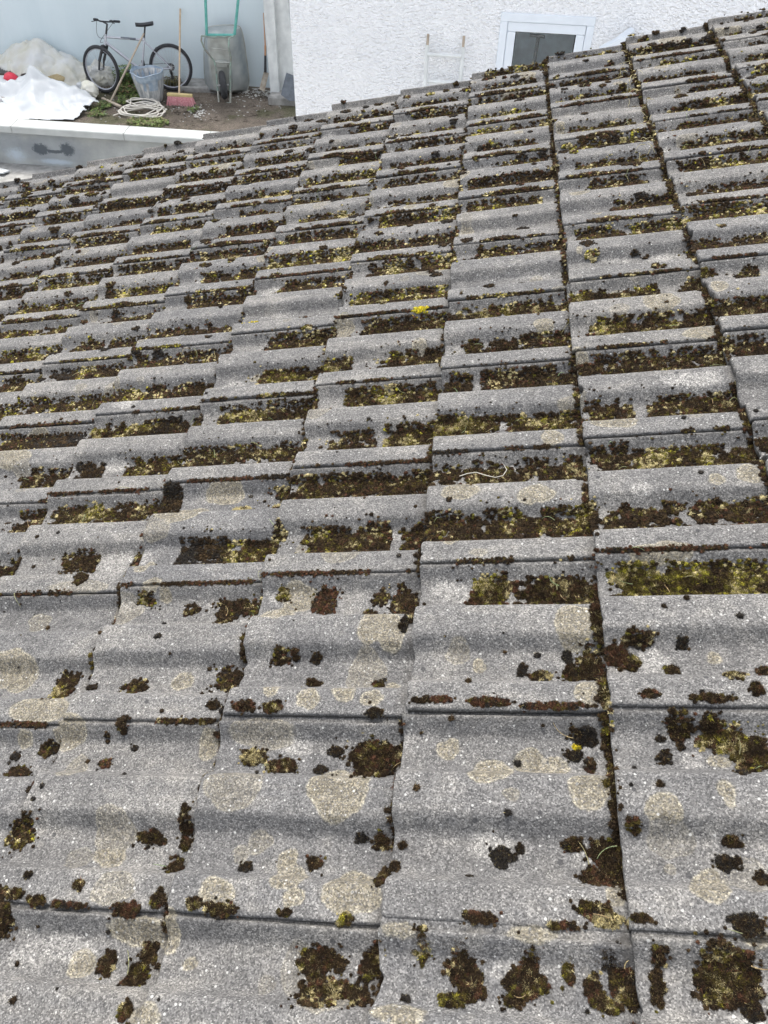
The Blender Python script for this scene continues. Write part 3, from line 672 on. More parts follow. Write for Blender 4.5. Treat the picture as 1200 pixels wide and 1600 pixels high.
# straw-coloured dead stems
def strand(u, v, L, a, r, col, n=7):
    global off
    t = np.linspace(0, 1, n); bend = mr.uniform(-1.6, 1.6); ang = a + bend * t
    x = u + np.cumsum(np.cos(ang)) * L / n; y = v + np.cumsum(np.sin(ang)) * L / n; zz = roof_n(x, y) + .007 + .008 * np.sin(t * 3.1) * mr.random()
    w = r * (1 - .6 * t); nx, ny = -np.sin(ang), np.cos(ang)
    A = np.concatenate([np.stack([x + nx * w, y + ny * w, zz], -1), np.stack([x - nx * w, y - ny * w, zz], -1), np.stack([x, y, zz + w * 1.5], -1)])
    VV.append(r2w(A[:, 0], A[:, 1], A[:, 2])); i = np.arange(n - 1); fs = []
    for a0, b0 in ((0, 2 * n), (2 * n, n), (n, 0)): fs += [np.stack([a0 + i, a0 + i + 1, b0 + i + 1], -1), np.stack([a0 + i, b0 + i + 1, b0 + i], -1)]
    TT.append(np.concatenate(fs) + off); off += len(A); CC.append(np.tile(np.array([col]), (len(A), 1)))
for q in range(300):
    i = mr.integers(0, len(U))
    if V[i] > 2.2 and mr.random() < .5: continue
    strand(U[i], V[i], mr.uniform(.012, .04), mr.uniform(0, 6.28), mr.uniform(.0006, .001), (.45 * mr.uniform(.6, 1.2), .4, .22))
for q in range(40): strand(2 * G - mr.uniform(0, .06), mr.uniform(2.2, 3.2), mr.uniform(.02, .05), mr.uniform(0, 6.28), .0012, (.5, .46, .28))
me = mesh_np('moss', np.concatenate(VV), None, np.concatenate(TT)); cattr(me, 'tint', np.concatenate(CC))
tag(link('moss', me, M['moss']), 'brown and olive moss cushions growing in the troughs and joints of the roof tiles', 'moss', kind='stuff')

tw = MB(); pts = []
for x, y in ((718, 744), (730, 740), (744, 738), (760, 743), (774, 746), (786, 743), (792, 734), (787, 726)):
    d = ray(x, y); Pn = r2w(np.array(0.), np.array(0.), np.array(-.012)); nn = np.array([-ST, 0, CT]); pts.append(CAM + d * (nn @ (Pn - CAM)) / (nn @ d))
tw.tube(pts, [.0009] * 7 + [.0004], 6)
tag(tw.build('root_strand', mat('pale_root', (.36, .34, .29), .8)), 'curled thin white root lying on the moss in the middle of the roof', 'root')

# ------------------------------------------------------------------ the yard
me = None
nx, ny = 150, 120
gx = np.linspace(-14, 6, nx); gy = np.linspace(11.12, 13.6, ny); X, Y = np.meshgrid(gx, gy, indexing='ij')
Z = ZG + .05 * (fbm(X * 1.3, Y * 1.3, 2) - .5) + .02 * (fbm(X * 7, Y * 7, 3) - .5)
idx = np.arange(nx * ny).reshape(nx, ny); Q = np.stack([idx[:-1, :-1], idx[1:, :-1], idx[1:, 1:], idx[:-1, 1:]], -1).reshape(-1, 4)
me = mesh_np('dirt_ground', np.stack([X, Y, Z], -1), Q); tag(link('dirt_ground', me, M['dirt']), 'bare brown earth of the yard behind the coped wall', kind='structure')
g = MB(); g.add([(-60, -30, -3.97), (60, -30, -3.97), (60, 11.1, -3.97), (-60, 11.1, -3.97)], [(0, 1, 2, 3)])
g.add([(-60, 11.3, ZG - .06), (60, 11.3, ZG - .06), (60, 80, ZG - .06), (-60, 80, ZG - .06)], [(0, 1, 2, 3)])
tag(g.build('ground', M['concrete'], smooth=False), 'pale concrete ground below the retaining wall', kind='structure')

# retaining wall
rw = empty('retaining_wall', (-5, 11.1, -3.97), 'low grey blockwork retaining wall with white coping stones and a black stain', 'wall')
wx, wz = 260, 30
gx = np.linspace(-9, -1.6, wx); gz = np.linspace(-4.2, ZG - .055, wz); X, Z = np.meshgrid(gx, gz, indexing='ij'); Yf = 11.06 + .006 * (fbm(X * 3, Z * 6, 8) - .5)
A = np.stack([X, Yf, Z], -1).reshape(-1, 3); idx = np.arange(wx * wz).reshape(wx, wz)
Q = np.stack([idx[:-1, :-1], idx[1:, :-1], idx[1:, 1:], idx[:-1, 1:]], -1).reshape(-1, 4)
B = A.copy(); B[:, 1] = 11.26; top = idx[:, -1]; nb = len(A)
Q2 = np.stack([top[:-1], top[1:], top[1:] + nb, top[:-1] + nb], -1)
me = mesh_np('wall_face', np.concatenate([A, B]) - np.array(rw.location), np.concatenate([Q, Q2]))
x, z = np.concatenate([A, B])[:, 0], np.concatenate([A, B])[:, 2]
def wp(px, py): p = at(px, py, 11.06); return p[0], p[2]
def disc(px, py, rx, ry):
    a, b = wp(px, py); a1, _ = wp(px + rx, py); _, b1 = wp(px, py + ry); return (np.sqrt(((x - a) / (a1 - a)) ** 2 + ((z - b) / (b1 - b)) ** 2) - 1) * abs(a1 - a) * .6
fattr(me, 'bitumen', np.minimum(np.minimum(disc(64, 233, 12, 8), disc(105, 234, 10, 9)), disc(85, 237, 16, 2.4)))
fattr(me, 'stain', np.minimum(disc(82, 232, 38, 20), disc(12, 222, 26, 14)))
fattr(me, 'blue', np.minimum(disc(26, 242, 14, 9), disc(88, 253, 26, 4)))
link('wall_face', me, M['block'], rw)
for (xa, xb) in ((-9.2, at(16, 195, 10.98)[0] - .004), (at(16, 195, 10.98)[0] + .004, at(192, 204, 10.98)[0] - .004), (at(192, 204, 10.98)[0] + .004, -3.75), (-3.742, -1.8)):
    m = MB(); L = xb - xa; zt = ZG + .03
    pr_ = [(10.97, zt - .095), (10.97, zt - .012), (10.98, zt), (11.25, zt + .005), (11.262, zt - .01), (11.262, zt - .095)]
    v = [(xa, a, b) for a, b in pr_] + [(xb, a, b) for a, b in pr_]; n = 6
    m.add([Vector(p) - rw.location for p in v], [(i, (i + 1) % n, (i + 1) % n + n, i + n) for i in range(n)] + [tuple(range(n)), tuple(range(2 * n - 1, n - 1, -1))])
    m.build('coping_stone', M['coping'], rw, smooth=False)
for px in (120,):
    pass

# back wall with its footing
YB = 13.3
bw = empty('back_wall', (-6, YB, ZG), 'smooth pale blue-grey rendered wall behind the bicycle and wheelbarrow', 'wall')
m = MB(); m.box((-2.5 + 0, .15, 2.0), (14, .3, 4.1)); m.build('render_face', M['bluewall'], bw, smooth=False)
m = MB(); m.box((1.6, -.22, -.02), (.62, .43, .2), bev=.015); m.box((-2.3, -.06, .0), (7.0, .1, .14), bev=.01); m.build('concrete_footing', M['concrete'], bw)

# white house
YH = 9.0
hx0 = at(457, 90, YH)[0]; hx1 = at(982, 40, YH)[0]
wl0, wr0 = at(779, 62, YH)[0], at(927, 50, YH)[0]
wt = at(856, 23, YH)[2]; wb = wt - .95
hs = empty('white_house', (hx0, YH, -3.97), 'white roughcast house with a small white framed window, beyond the roof edge', 'house')
ho = Vector(hs.location)
def lb(mb, x0, x1, y0, y1, z0, z1, bev=0): mb.box(((x0 + x1) / 2 - ho.x, (y0 + y1) / 2 - ho.y, (z0 + z1) / 2 - ho.z), (x1 - x0, y1 - y0, z1 - z0), bev=bev)
m = MB()
lb(m, hx0, wl0, YH, YH + .3, -3.97, 3); lb(m, wr0, hx1 + .05, YH, YH + .3, -3.97, 3); lb(m, wl0, wr0, YH + .001, YH + .3, wt, 3); lb(m, wl0, wr0, YH + .001, YH + .3, -3.97, wb)
lb(m, hx0 + .001, hx0 + .3, YH + .3, YH + 1.2, -3.97, 3)
# return wall turning towards the camera
a = Vector((hx1, YH - .002, 0)); b = Vector((hx1 + 1.9, YH - 1.1, 0)); nrm = Vector((b.y - a.y, a.x - b.x, 0)).normalized() * -.3
m.plate([Vector((a.x, a.y, -3.97)) - ho, Vector((b.x, b.y, -3.97)) - ho, Vector((b.x, b.y, 3)) - ho, Vector((a.x, a.y, 3)) - ho], nrm)
m.build('wall', M['roughcast'], hs, smooth=False)
win = MB(); fw = .155
lb(win, wl0, wr0, YH - .02, YH + .1, wt - .075, wt, .004); lb(win, wl0, wr0, YH - .02, YH + .1, wb, wb + .06, .004)
lb(win, wl0, wl0 + .075, YH - .018, YH + .1, wb + .06, wt - .075, .004); lb(win, wr0 - .075, wr0, YH - .018, YH + .1, wb + .06, wt - .075, .004)
wf = win.build('window', M['upvc'], hs)
sh = MB(); x0, x1, z0, z1 = wl0 + .077, wr0 - .077, wb + .062, wt - .077
lb(sh, x0, x1, YH - .006, YH + .08, z1 - .09, z1, .006); lb(sh, x0, x1, YH - .006, YH + .08, z0, z0 + .09, .006)
lb(sh, x0, x0 + .09, YH - .004, YH + .08, z0 + .09, z1 - .09, .006); lb(sh, x1 - .09, x1, YH - .004, YH + .08, z0 + .09, z1 - .09, .006)
sh.build('sash', M['upvc'], wf)
gk = MB()
for (p, q) in (((x0 + .09, z1 - .097), (x1 - .09, z1 - .09)), ((x0 + .09, z0 + .09), (x1 - .09, z0 + .097)), ((x0 + .09, z0 + .097), (x0 + .097, z1 - .097)), ((x1 - .097, z0 + .097), (x1 - .09, z1 - .097))): lb(gk, p[0], q[0], YH + .012, YH + .05, p[1], q[1])
gk.build('gasket', M['black'], wf, smooth=False)
gl = MB(); lb(gl, x0 + .097, x1 - .097, YH + .03, YH + .036, z0 + .097, z1 - .097); gl.build('pane', M['glass'], wf, smooth=False)
rm = MB(); lb(rm, wl0 - .3, wr0 + .3, YH + 1.2, YH + 1.25, wb - .5, wt + .3); lb(rm, wl0 - .3, wl0 - .25, YH + .3, YH + 1.2, wb - .5, wt + .3); lb(rm, wr0 + .25, wr0 + .3, YH + .3, YH + 1.2, wb - .5, wt + .3); lb(rm, wl0 - .3, wr0 + .3, YH + .3, YH + 1.2, wb - .55, wb - .5); lb(rm, wl0 - .3, wr0 + .3, YH + .3, YH + 1.2, wt + .3, wt + .35)
rm.build('room', mat('room_wall', (.68, .76, .8), .8), hs, smooth=False)
# dark T shape added inside the room in place of a window reflection
ts = MB(); c = at(838, 60, YH + .5); ts.tube([(c[0], c[1], c[2] - 1.2), (c[0] + .02, c[1], c[2] + .02)], .02, 8); ts.tube([(c[0] - .075, c[1], c[2] + .03), (c[0] + .09, c[1], c[2] + .02)], .016, 8)
tag(ts.build('reflection_t', M['dark']), 'dark T shape added behind the window glass in place of a reflection', 'reflection_t')

# trim board where the two house walls meet
tb = MB(); p0, p1, p2 = at(936, 86, 8.8), at(990, 57, 8.8), at(986, 45, 8.9)
tb.plate([p0, p1, p1 + np.array([0, 0, .05]), p0 + np.array([0, 0, .05])], (0, .1, 0))
tb.plate([p0 + np.array([.03, .02, .052]), p1 + np.array([0, .02, .052]), p2 + np.array([0, .02, 0])], (0, .05, 0))
tag(tb.build('trim_board', M['upvc'], None, smooth=False), 'sloping white trim board on the house wall right of the window', 'trim')

# ladder on the house wall
lad = empty('ladder', tuple(at(695, 100, YH - .12)), 'white painted ladder standing against the white house wall left of the window', 'ladder')
lo = Vector(lad.location)
def rail(xt, yt, xb, yb):
    m = MB(); a = Vector(at(xt, yt, YH - .06)); b = Vector(at(xb, yb, YH - .12)); d = (b - a).normalized(); e = b + d * 1.3
    m.tube([a - lo, a + d * .12 - lo], .014, 8); t = MB(); t.tube([a + d * .1 - lo, e - lo], .021, 8); tr = t.build('rail', M['ladderpaint'], lad); m.build('rail_tip', M['oldwood'], tr)
rail(669, 53, 664, 130); rail(725, 56, 719, 130)
for (ya, yb) in ((85, 88), (127, 130)):
    m = MB(); m.tube([Vector(at(668, ya, YH - .1)) - lo, Vector(at(721, yb, YH - .1)) - lo], .02, 8); m.build('rung', M['ladderpaint'], lad)

# whitewashed timbers at the corner, block they stand on
def plank(name, pts, Y, th, label):
    m = MB(); P = [at(a, b, Y) for a, b in pts]
    P[0] = P[0] + (P[0] - P[3]) * .35; P[1] = P[1] + (P[1] - P[2]) * .35
    o = Vector(P[3]); m.plate([Vector(p) - o for p in P], (0, th, 0)); q = m.build(name, M['white_wood'], None, smooth=False); q.location = o; tag(q, label, 'timber post'); return q
plank('timber_post', [(411, 0), (427, 0), (437, 152), (423, 150)], 12.75, .07, 'whitewashed timber post nearest the spade, left of the house corner')
pb = plank('timber_board', [(427.6, 0), (450, 0), (463, 168), (437.5, 155)], 12.85, .05, 'wide whitewashed timber board between the post and the house corner')
pb['category'] = 'board'
m = MB(); p = gd(428, 157); q = gd(470, 160); m.box(((p[0] + q[0]) / 2 + .1, 12.78, ZG + .05), (q[0] - p[0] + .3, .5, .14), bev=.02)
tag(m.build('concrete_block', M['concrete']), 'broken grey concrete block under the whitewashed timbers', 'concrete block')
m = MB(); m.plate([at(447, 115, 12.6), at(462, 121, 12.6), at(462, 158, 12.45), at(452, 158, 12.42), at(439, 148, 12.42), at(441, 138, 12.5)], (0, .03, .005))
tag(m.build('slate_slab', M['slate']), 'dark grey slate slab leaning on the whitewashed board', 'slab')

# spade behind the post
sp = empty('spade', tuple(gd(408, 142)), 'old spade with orange wooden handle leaning beside the whitewashed post', 'spade'); so = Vector(sp.location)
m = MB(); P = [Vector(at(a, b, Y)) - so for a, b, Y in ((412, 112, 12.95), (419.5, 116, 12.95), (413, 143.5, 12.75), (405, 139, 12.75))]; m.plate(P, (.004, .012, .01)); m.build('blade', M['blade'], sp)
m = MB(); m.tube([Vector(at(414.5, 113, 12.95)) - so, Vector(at(414.5, 87, 13.05)) - so], [.022, .018], 8); m.build('socket', M['black'], sp)
m = MB(); m.tube([Vector(at(414.5, 88, 13.05)) - so, Vector(at(414.5, 71, 13.1)) - so], .017, 8); m.tube([Vector(at(414.5, 71, 13.1)) - so, Vector(at(411.5, 20, 13.26)) - so], [.012, .006], 6); m.build('handle', M['orange'], sp)

# ------------------------------------------------------------------ bicycle
rear = Vector((-4.79, 12.86, ZG + .005)); fwd = Vector((-.967, -.254, 0)).normalized(); leftv = Vector((0, 0, 1)).cross(fwd)
B3 = Matrix((fwd, leftv, Vector((0, 0, 1)))).transposed().to_4x4(); lean = Matrix.Rotation(math.radians(7), 4, 'X')
bk = empty('bicycle', None, 'silver mountain bicycle leaning on the pale blue wall', 'bicycle', mat=Matrix.Translation(rear) @ B3 @ lean)
RWH = .335; BB = Vector((.455, 0, .30)); RH = Vector((0, 0, RWH)); FH = Vector((1.075, 0, RWH))
SC = Vector((.345, 0, .72)); HT = Vector((.90, 0, .80)); HB = Vector((.935, 0, .685)); CRN = Vector((.958, 0, .655))
def wheel(c, ax, name='wheel'):
    m = MB(); m.ring(c, ax, .308, .026, 56, 10); w = m.build(name, M['rubber'], bk); w.name = 'wheel'
    r = MB(); r.ring(c, ax, .283, .011, 56, 8, 1.1); r.build('rim', M['alu'], w)
    h = MB(); h.tube([Vector(c) - Vector(ax) * .05, Vector(c) + Vector(ax) * .05], .02, 12); h.build('hub', M['steel'], w)
    s = MB(); axv = Vector(ax).normalized(); a = axv.orthogonal().normalized(); b = axv.cross(a)
    for i in range(32):
        t = 2 * math.pi * i / 32; sg = 1 if i % 2 else -1; t2 = t + (.9 if i % 4 < 2 else -.9)
        s.tube([Vector(c) + axv * .03 * sg + .018 * (math.cos(t2) * a + math.sin(t2) * b), Vector(c) + .275 * (math.cos(t) * a + math.sin(t) * b)], .0014, 4)
    s.build('spokes', M['steel'], w); return w
wr = wheel(RH, (0, 1, 0))
turn = math.radians(-30); fax = Vector((-math.sin(turn), math.cos(turn), 0))
wheel(FH, fax)
fr = MB()
fr.tube([HT + Vector((.004, 0, .012)), HB - Vector((-.004, 0, .012))], .02, 12)
fr.tube([SC, HT - Vector((0, 0, .03))], .0165, 10); fr.tube([BB, HB + Vector((-.004, 0, .02))], .021, 10); fr.tube([BB, SC + Vector((-.01, 0, .03))], .016, 10)
for s in (-1, 1):
    fr.tube([SC + Vector((0, .012 * s, -.02)), RH + Vector((.1, .045 * s, .11)), RH + Vector((0, .062 * s, 0))], .0085, 8)
    fr.tube([BB + Vector((0, .02 * s, 0)), BB + Vector((-.1, .045 * s, .005)), RH + Vector((0, .062 * s, 0))], .0095, 8)
fr.ring(BB, (0, 1, 0), .018, .012, 16, 8, 2)
frm = fr.build('frame', M['alu'], bk)
dc = MB(); dc.tube([SC + (HT - SC) * .22 + Vector((0, 0, -.005)), SC + (HT - SC) * .62 + Vector((0, 0, -.014))], .0174, 10); dc.build('frame_band', M['slate'], frm)
fd = Vector((math.cos(turn), math.sin(turn), 0)); steer = HB - FH
fk = MB(); ft = MB()
for s in (-1, 1):
    o = fax * .055 * s; fk.tube([FH + o, FH + o * 1.05 + Vector((-.035, 0, .13))], .014, 8); ft.tube([FH + o * 1.05 + Vector((-.033, 0, .12)), CRN + o * 1.05 + Vector((-.0, 0, -.02))], .021, 10)
ft.box(CRN + Vector((0, 0, -.005)), (.05, .15, .045), Matrix((fd, fax, Vector((0, 0, 1)))).transposed(), .012)
ft.box(CRN + fd * .035 + Vector((0, 0, -.06)), (.03, .12, .09), Matrix((fd, fax, Vector((0, 0, 1)))).transposed(), .01)
fork = ft.build('fork', M['black'], bk); fk.build('fork_leg', M['black'], fork)
cr = MB(); cr.tube([CRN, HB], .024, 10); cr.build('crown', M['alu'], fork)
hb = MB(); S0 = HT + Vector((-.015, 0, .05)); S1 = S0 + Vector((-.03, 0, .09)); S2 = S1 + fd * .07 + Vector((0, 0, .03))
hb.tube([HT, S0, S1, S2], .015, 8); bar = [S2 + fax * t + Vector((-abs(t) * .22, 0, (.012 if abs(t) > .1 else 0) + t * .17)) for t in (-.29, -.2, -.1, -.04, .04, .1, .2, .29)]
hb.tube(bar, .011, 8); hbo = hb.build('handlebar', M['black'], bk)
for s in (0, 1):
    g = MB(); e = bar[0] if s == 0 else bar[-1]; f_ = bar[1] if s == 0 else bar[-2]; d = (f_ - e)
    g.tube([e - d * .05, e + d * 1.1], .017, 8); g.build('grip', M['rubber'], hbo)
    l = MB(); l.box(e + d * 1.4 + fd * .02, (.05, .03, .03), bev=.006); l.tube([e + d * 1.4 + fd * .03 + Vector((0, 0, -.01)), e + d * .3 + fd * .07 + Vector((0, 0, -.03))], .006, 6); l.build('brake_lever', M['black'], hbo)
cb = MB()
for s, dd in ((0, .16), (1, .12)):
    e = bar[1] if s == 0 else bar[-2]; tgt = HB + Vector((.03, 0, .02)) if s == 0 else HT + Vector((-.06, 0, -.02)); pts = []
    for i in range(13):
        t = i / 12; p = e.lerp(tgt, t) + fd * dd * math.sin(math.pi * t) * 1.1 + Vector((0, 0, -.12 * math.sin(math.pi * t))); pts.append(p)
    cb.tube(pts, .0032, 5)
cb.build('brake_cable', M['black'], hbo)
spst = MB(); sdir = (SC - BB).normalized(); ST_ = SC + sdir * .19; spst.tube([SC, ST_], .0135, 10); spst.build('seatpost', M['black'], bk)
sa = MB(); n = 14; v = []; f = []
for i in range(n + 1):
    t = i / n; x = -.13 + .27 * t; w = (.075 * (1 - t) ** .8 + .02) * (1 if i not in (0, n) else .55); zt = .035 + .012 * math.sin(t * 3.1 + 2.6)
    for a in range(10):
        q = math.pi * 2 * a / 10; v.append(ST_ + Vector((x, w * math.cos(q), zt + (.022 if math.sin(q) > 0 else .034) * math.sin(q))))
for i in range(n):
    for a in range(10): f.append((i * 10 + a, i * 10 + (a + 1) % 10, (i + 1) * 10 + (a + 1) % 10, (i + 1) * 10 + a))
f += [tuple(range(9, -1, -1)), tuple(n * 10 + a for a in range(10))]
sa.add(v, f); sa.build('saddle', M['black'], bk)
ck = MB(); ck.ring(BB + Vector((0, -.045, 0)), (0, 1, 0), .075, .008, 28, 6); ck.ring(BB + Vector((0, -.045, 0)), (0, 1, 0), .03, .022, 20, 6, .2)
ca = Vector((math.cos(.15), 0, math.sin(.15)))
ck.tube([BB + Vector((0, -.065, 0)), BB + Vector((0, -.07, 0)) - ca * .17], .011, 6); ck.tube([BB + Vector((0, .065, 0)), BB + Vector((0, .07, 0)) + ca * .17], .011, 6)
cko = ck.build('crank', M['steel'], bk)
for s in (-1, 1):
    p = MB(); c_ = BB + Vector((0, .12 * s, 0)) + ca * .17 * s; p.box(c_, (.09, .09, .022), bev=.006); p.build('pedal', M['black'], cko)
cs = MB()
for i, r in enumerate((.055, .047, .04, .032)): cs.ring(RH + Vector((0, -.032 - .006 * i, 0)), (0, 1, 0), r - .012, .012, 20, 6, .2)
cs.tube([RH + Vector((0, -.06, 0)), RH + Vector((.02, -.07, -.07)), RH + Vector((-.0, -.065, -.15))], [.018, .02, .016], 8); cs.ring(RH + Vector((.01, -.066, -.09)), (0, 1, 0), .016, .008, 14, 6); cs.ring(RH + Vector((-.0, -.066, -.155)), (0, 1, 0), .016, .008, 14, 6)
cs.build('rear_derailleur', M['black'], bk)
ch_ = MB(); ch_.tube([RH + Vector((0, -.045, .05)), BB + Vector((0, -.045, .08))], .004, 5); ch_.tube([RH + Vector((0, -.06, -.165)), BB + Vector((0, -.045, -.078))], .004, 5); ch_.build('chain', M['black'], bk)
br = MB(); br.box(SC + (RH - SC) * .42 + Vector((-.02, 0, .03)), (.04, .13, .05), bev=.01); br.build('rear_brake', M['black'], bk)
fdr = MB(); fdr.box(BB + Vector((-.03, -.04, .1)), (.05, .03, .08), bev=.008); fdr.build('front_derailleur', M['black'], bk)

# ------------------------------------------------------------------ wheelbarrow on its nose
wbY = 12.75
wbw = empty('wheelbarrow', tuple(gd(350, 160)), 'galvanised wheelbarrow with teal handles tipped up on its nose against the wall', 'wheelbarrow'); wo = Vector(wbw.location)
def wpnt(x, y, Y): return Vector(at(x, y, Y)) - wo
# tray as lofted section: bottom panel (towards the camera) to rim (towards the wall)
bot = [(328, 58), (352, 57), (357, 62), (361, 98), (364, 138), (356, 142), (334, 141), (329, 132), (326, 96), (324, 62)]
rim_ = [(333, 41), (368, 40), (378, 50), (385, 92), (388.5, 130), (379, 143.5), (331, 147), (322, 136), (319, 92), (322, 50)]
m = MB(); v = []; f = []; n = len(bot); lev = [0, .12, .5, .9, 1.0]; Yb_, Yr_ = 12.72, 13.04
def crm(P, t):   # closed catmull
    k = len(P); i = int(math.floor(t)) % k; u = t - math.floor(t); p = [Vector((*P[(i + a - 1) % k], 0)) for a in range(4)]
    return .5 * ((2 * p[1]) + (-p[0] + p[2]) * u + (2 * p[0] - 5 * p[1] + 4 * p[2] - p[3]) * u * u + (-p[0] + 3 * p[1] - 3 * p[2] + p[3]) * u ** 3)
nn_ = 60
for l in lev:
    for a in range(nn_):
        t = a * n / nn_; b0 = crm(bot, t); r0 = crm(rim_, t); y = Yb_ + (Yr_ - Yb_) * l; q = l ** .75
        p = b0.lerp(r0, q); v.append(wpnt(p.x, p.y, y))
for i in range(len(lev) - 1):
    for a in range(nn_): f.append((i * nn_ + a, i * nn_ + (a + 1) % nn_, (i + 1) * nn_ + (a + 1) % nn_, (i + 1) * nn_ + a))
f.append(tuple(range(nn_)))
m.add(v, f); tray = m.build('tray', M['galv'], wbw, angle=22)
mb = MB(); mb.plate([wpnt(328.5, 60, 12.705), wpnt(355, 59.5, 12.705), wpnt(359, 98, 12.705), wpnt(361.5, 137, 12.705), wpnt(334, 139, 12.705), wpnt(328, 96, 12.705)], (0, .012, 0)); mb.build('bottom_plate', M['galvdirty'], tray, smooth=False)
sol = tray.modifiers.new('Solid', 'SOLIDIFY'); sol.thickness = .004
m = MB(); m.tube([v[(len(lev) - 1) * nn_ + a] for a in range(nn_)], .011, 6, closed=True); m.build('rim', M['galvdirty'], tray)
m = MB()
for (pl, Ys) in (([(320.5, -14), (322, 25), (323, 57)], 12.62), ([(373.5, -14), (370, 22), (366.5, 54)], 12.62)): m.tube([wpnt(a, b, Ys) for a, b in pl], .021, 10)
m.tube([wpnt(323, 54.5, 12.63), wpnt(366, 55, 12.63)], .02, 8)
m.build('handle', M['green'], wbw)
m = MB(); m.tube([wpnt(315, 56, 12.5), wpnt(325, 57, 12.62), wpnt(366, 57, 12.62)], .012, 8); m.tube([wpnt(315, 56, 12.5), wpnt(314.5, 64, 12.48), wpnt(320, 77, 12.52), wpnt(335, 96, 12.6), wpnt(338, 112, 12.6), wpnt(340, 140, 12.55), wpnt(342, 159, 12.5)], [.014] * 7, 8)
m.tube([wpnt(366, 56, 12.62), wpnt(358, 60, 12.5), wpnt(357, 74, 12.48), wpnt(361, 90, 12.52), wpnt(360, 110, 12.55), wpnt(359.5, 140, 12.5), wpnt(360, 159, 12.48)], .014, 8)
m.build('leg_frame', M['greenworn'], wbw)
m = MB(); m.tube([wpnt(340.5, 142, 12.53), wpnt(342, 160.5, 12.49), wpnt(351, 162, 12.47), wpnt(360, 160.5, 12.47), wpnt(360, 142, 12.48)], .016, 8); m.build('nose_guard', M['whiteworn'], wbw)
m = MB(); m.tube([wpnt(326, 75, 12.66), wpnt(358, 78, 12.62)], .007, 6); m.tube([wpnt(336, 97, 12.6), wpnt(359, 98, 12.58)], .011, 6); m.box(wpnt(347, 100, 12.68), (.17, .02, .1), bev=.005); m.build('cross_bar', M['galvdirty'], wbw)
wc = Vector(at(348.5, 133, 12.52)) - wo; wax = Vector((.93, .33, 0)).normalized()
m = MB(); m.ring(wc, wax, .148, .052, 40, 12, .95); w = m.build('wheel', M['rubber'], wbw)
m = MB(); m.lathe(wc, [(.004, .04), (.03, .045), (.032, .03), (.085, .022), (.098, .04), (.106, .042), (.106, -.042), (.098, -.04), (.085, -.022), (.03, -.03), (.004, -.04)], 28, wax); m.build('rim', M['galvdirty'], w)
m = MB(); m.tube([wc - wax * .09, wc + wax * .09], .012, 8); m.build('axle', M['steel'], w)

# ------------------------------------------------------------------ broom
c = Vector(gd(281, 163)); br = empty('broom', tuple(c), 'upright yard broom with pink bristles and a long wooden handle against the wall', 'broom')
m = MB(); m.tube([Vector(at(280, 148, 12.32)) - c, Vector(at(281.5, 14, 13.27)) - c], .0145, 10); m.build('handle', M['wood'], br)
hl = Vector(at(261.5, 148, 12.32)) - c; hr = Vector(at(300.5, 149, 12.32)) - c
m = MB(); m.box((hl + hr) / 2, ((hr - hl).length, .06, .045), bev=.008); m.build('brush_head', M['tan_block'], br)
m = MB()
for i in range(46):
    for j in range(4):
        t = (i + .5) / 46; a = hl.lerp(hr, .02 + .96 * t) + Vector((0, -.025 + .016 * j, -.015)); d = Vector(((t - .5) * .075 + random.uniform(-.01, .01), -.03 + .02 * j + random.uniform(-.01, .01), -.155 + random.uniform(-.008, .008)))
        m.tube([a, a + d * .5, a + d], [.0035, .004, .0035], 4)
m.build('bristles', M['pink'], br)

# rake leaning on the bicycle
c = Vector(gd(174, 161)); rk = empty('rake', tuple(c), 'wooden handled rake leaning on the bicycle, its bar on the ground', 'rake')
top = Vector(at(225, 52, 12.62)) - c
m = MB(); m.tube([Vector((0, 0, .03)), top], [.016, .013], 10); m.build('handle', M['oldwood'], rk)
a = Vector(gd(160, 154, ZG + .03)) - c; b = Vector(gd(189, 167, ZG + .03)) - c
m = MB(); ln = (b - a).length; d = (b - a).normalized(); Rm = Matrix((d, Vector((0, 0, 1)).cross(d), Vector((0, 0, 1)))).transposed(); m.box((a + b) / 2, (ln, .045, .035), Rm, .006); hd = m.build('rake_head', M['oldwood'], rk)

# tub with liner
c = Vector(gd(238, 157)); bt = empty('tub', tuple(c), 'cement-streaked grey plastic tub with a blue liner, in front of the bicycle', 'tub')
fl = lambda t, h: 1 + .025 * math.sin(14 * t) * (h > .02) + .05 * math.sin(2 * t + 1) * h * 2
prf = [(.005, .004), (.155, .0), (.165, .012), (.185, .1), (.205, .2), (.228, .32), (.238, .40)]
m = MB(); m.lathe((0, 0, 0), prf, 56, fn=fl); tb_ = m.build('tub_body', M['tub'], bt); tb_.modifiers.new('s', 'SOLIDIFY').thickness = .004
rimf = lambda t, h: 1 + .02 * math.sin(3 * t + .6) + .012 * math.sin(7 * t) + .03 * math.sin(2 * t)
m = MB(); m.lathe((0, 0, 0), [(.233, .33 + 0), (.243, .35), (.246, .38), (.252, .41), (.258, .43), (.247, .435), (.235, .39), (.2, .2), (.02, .1)], 56, fn=rimf)
for i, p in enumerate(m.V):
    t = math.atan2(p[1], p[0]); m.V[i] = (p[0], p[1], p[2] + (.012 * math.sin(2 * t + 2) + .01 * math.sin(5 * t)) * (p[2] > .25))
m.build('liner', M['bluebag'], bt)

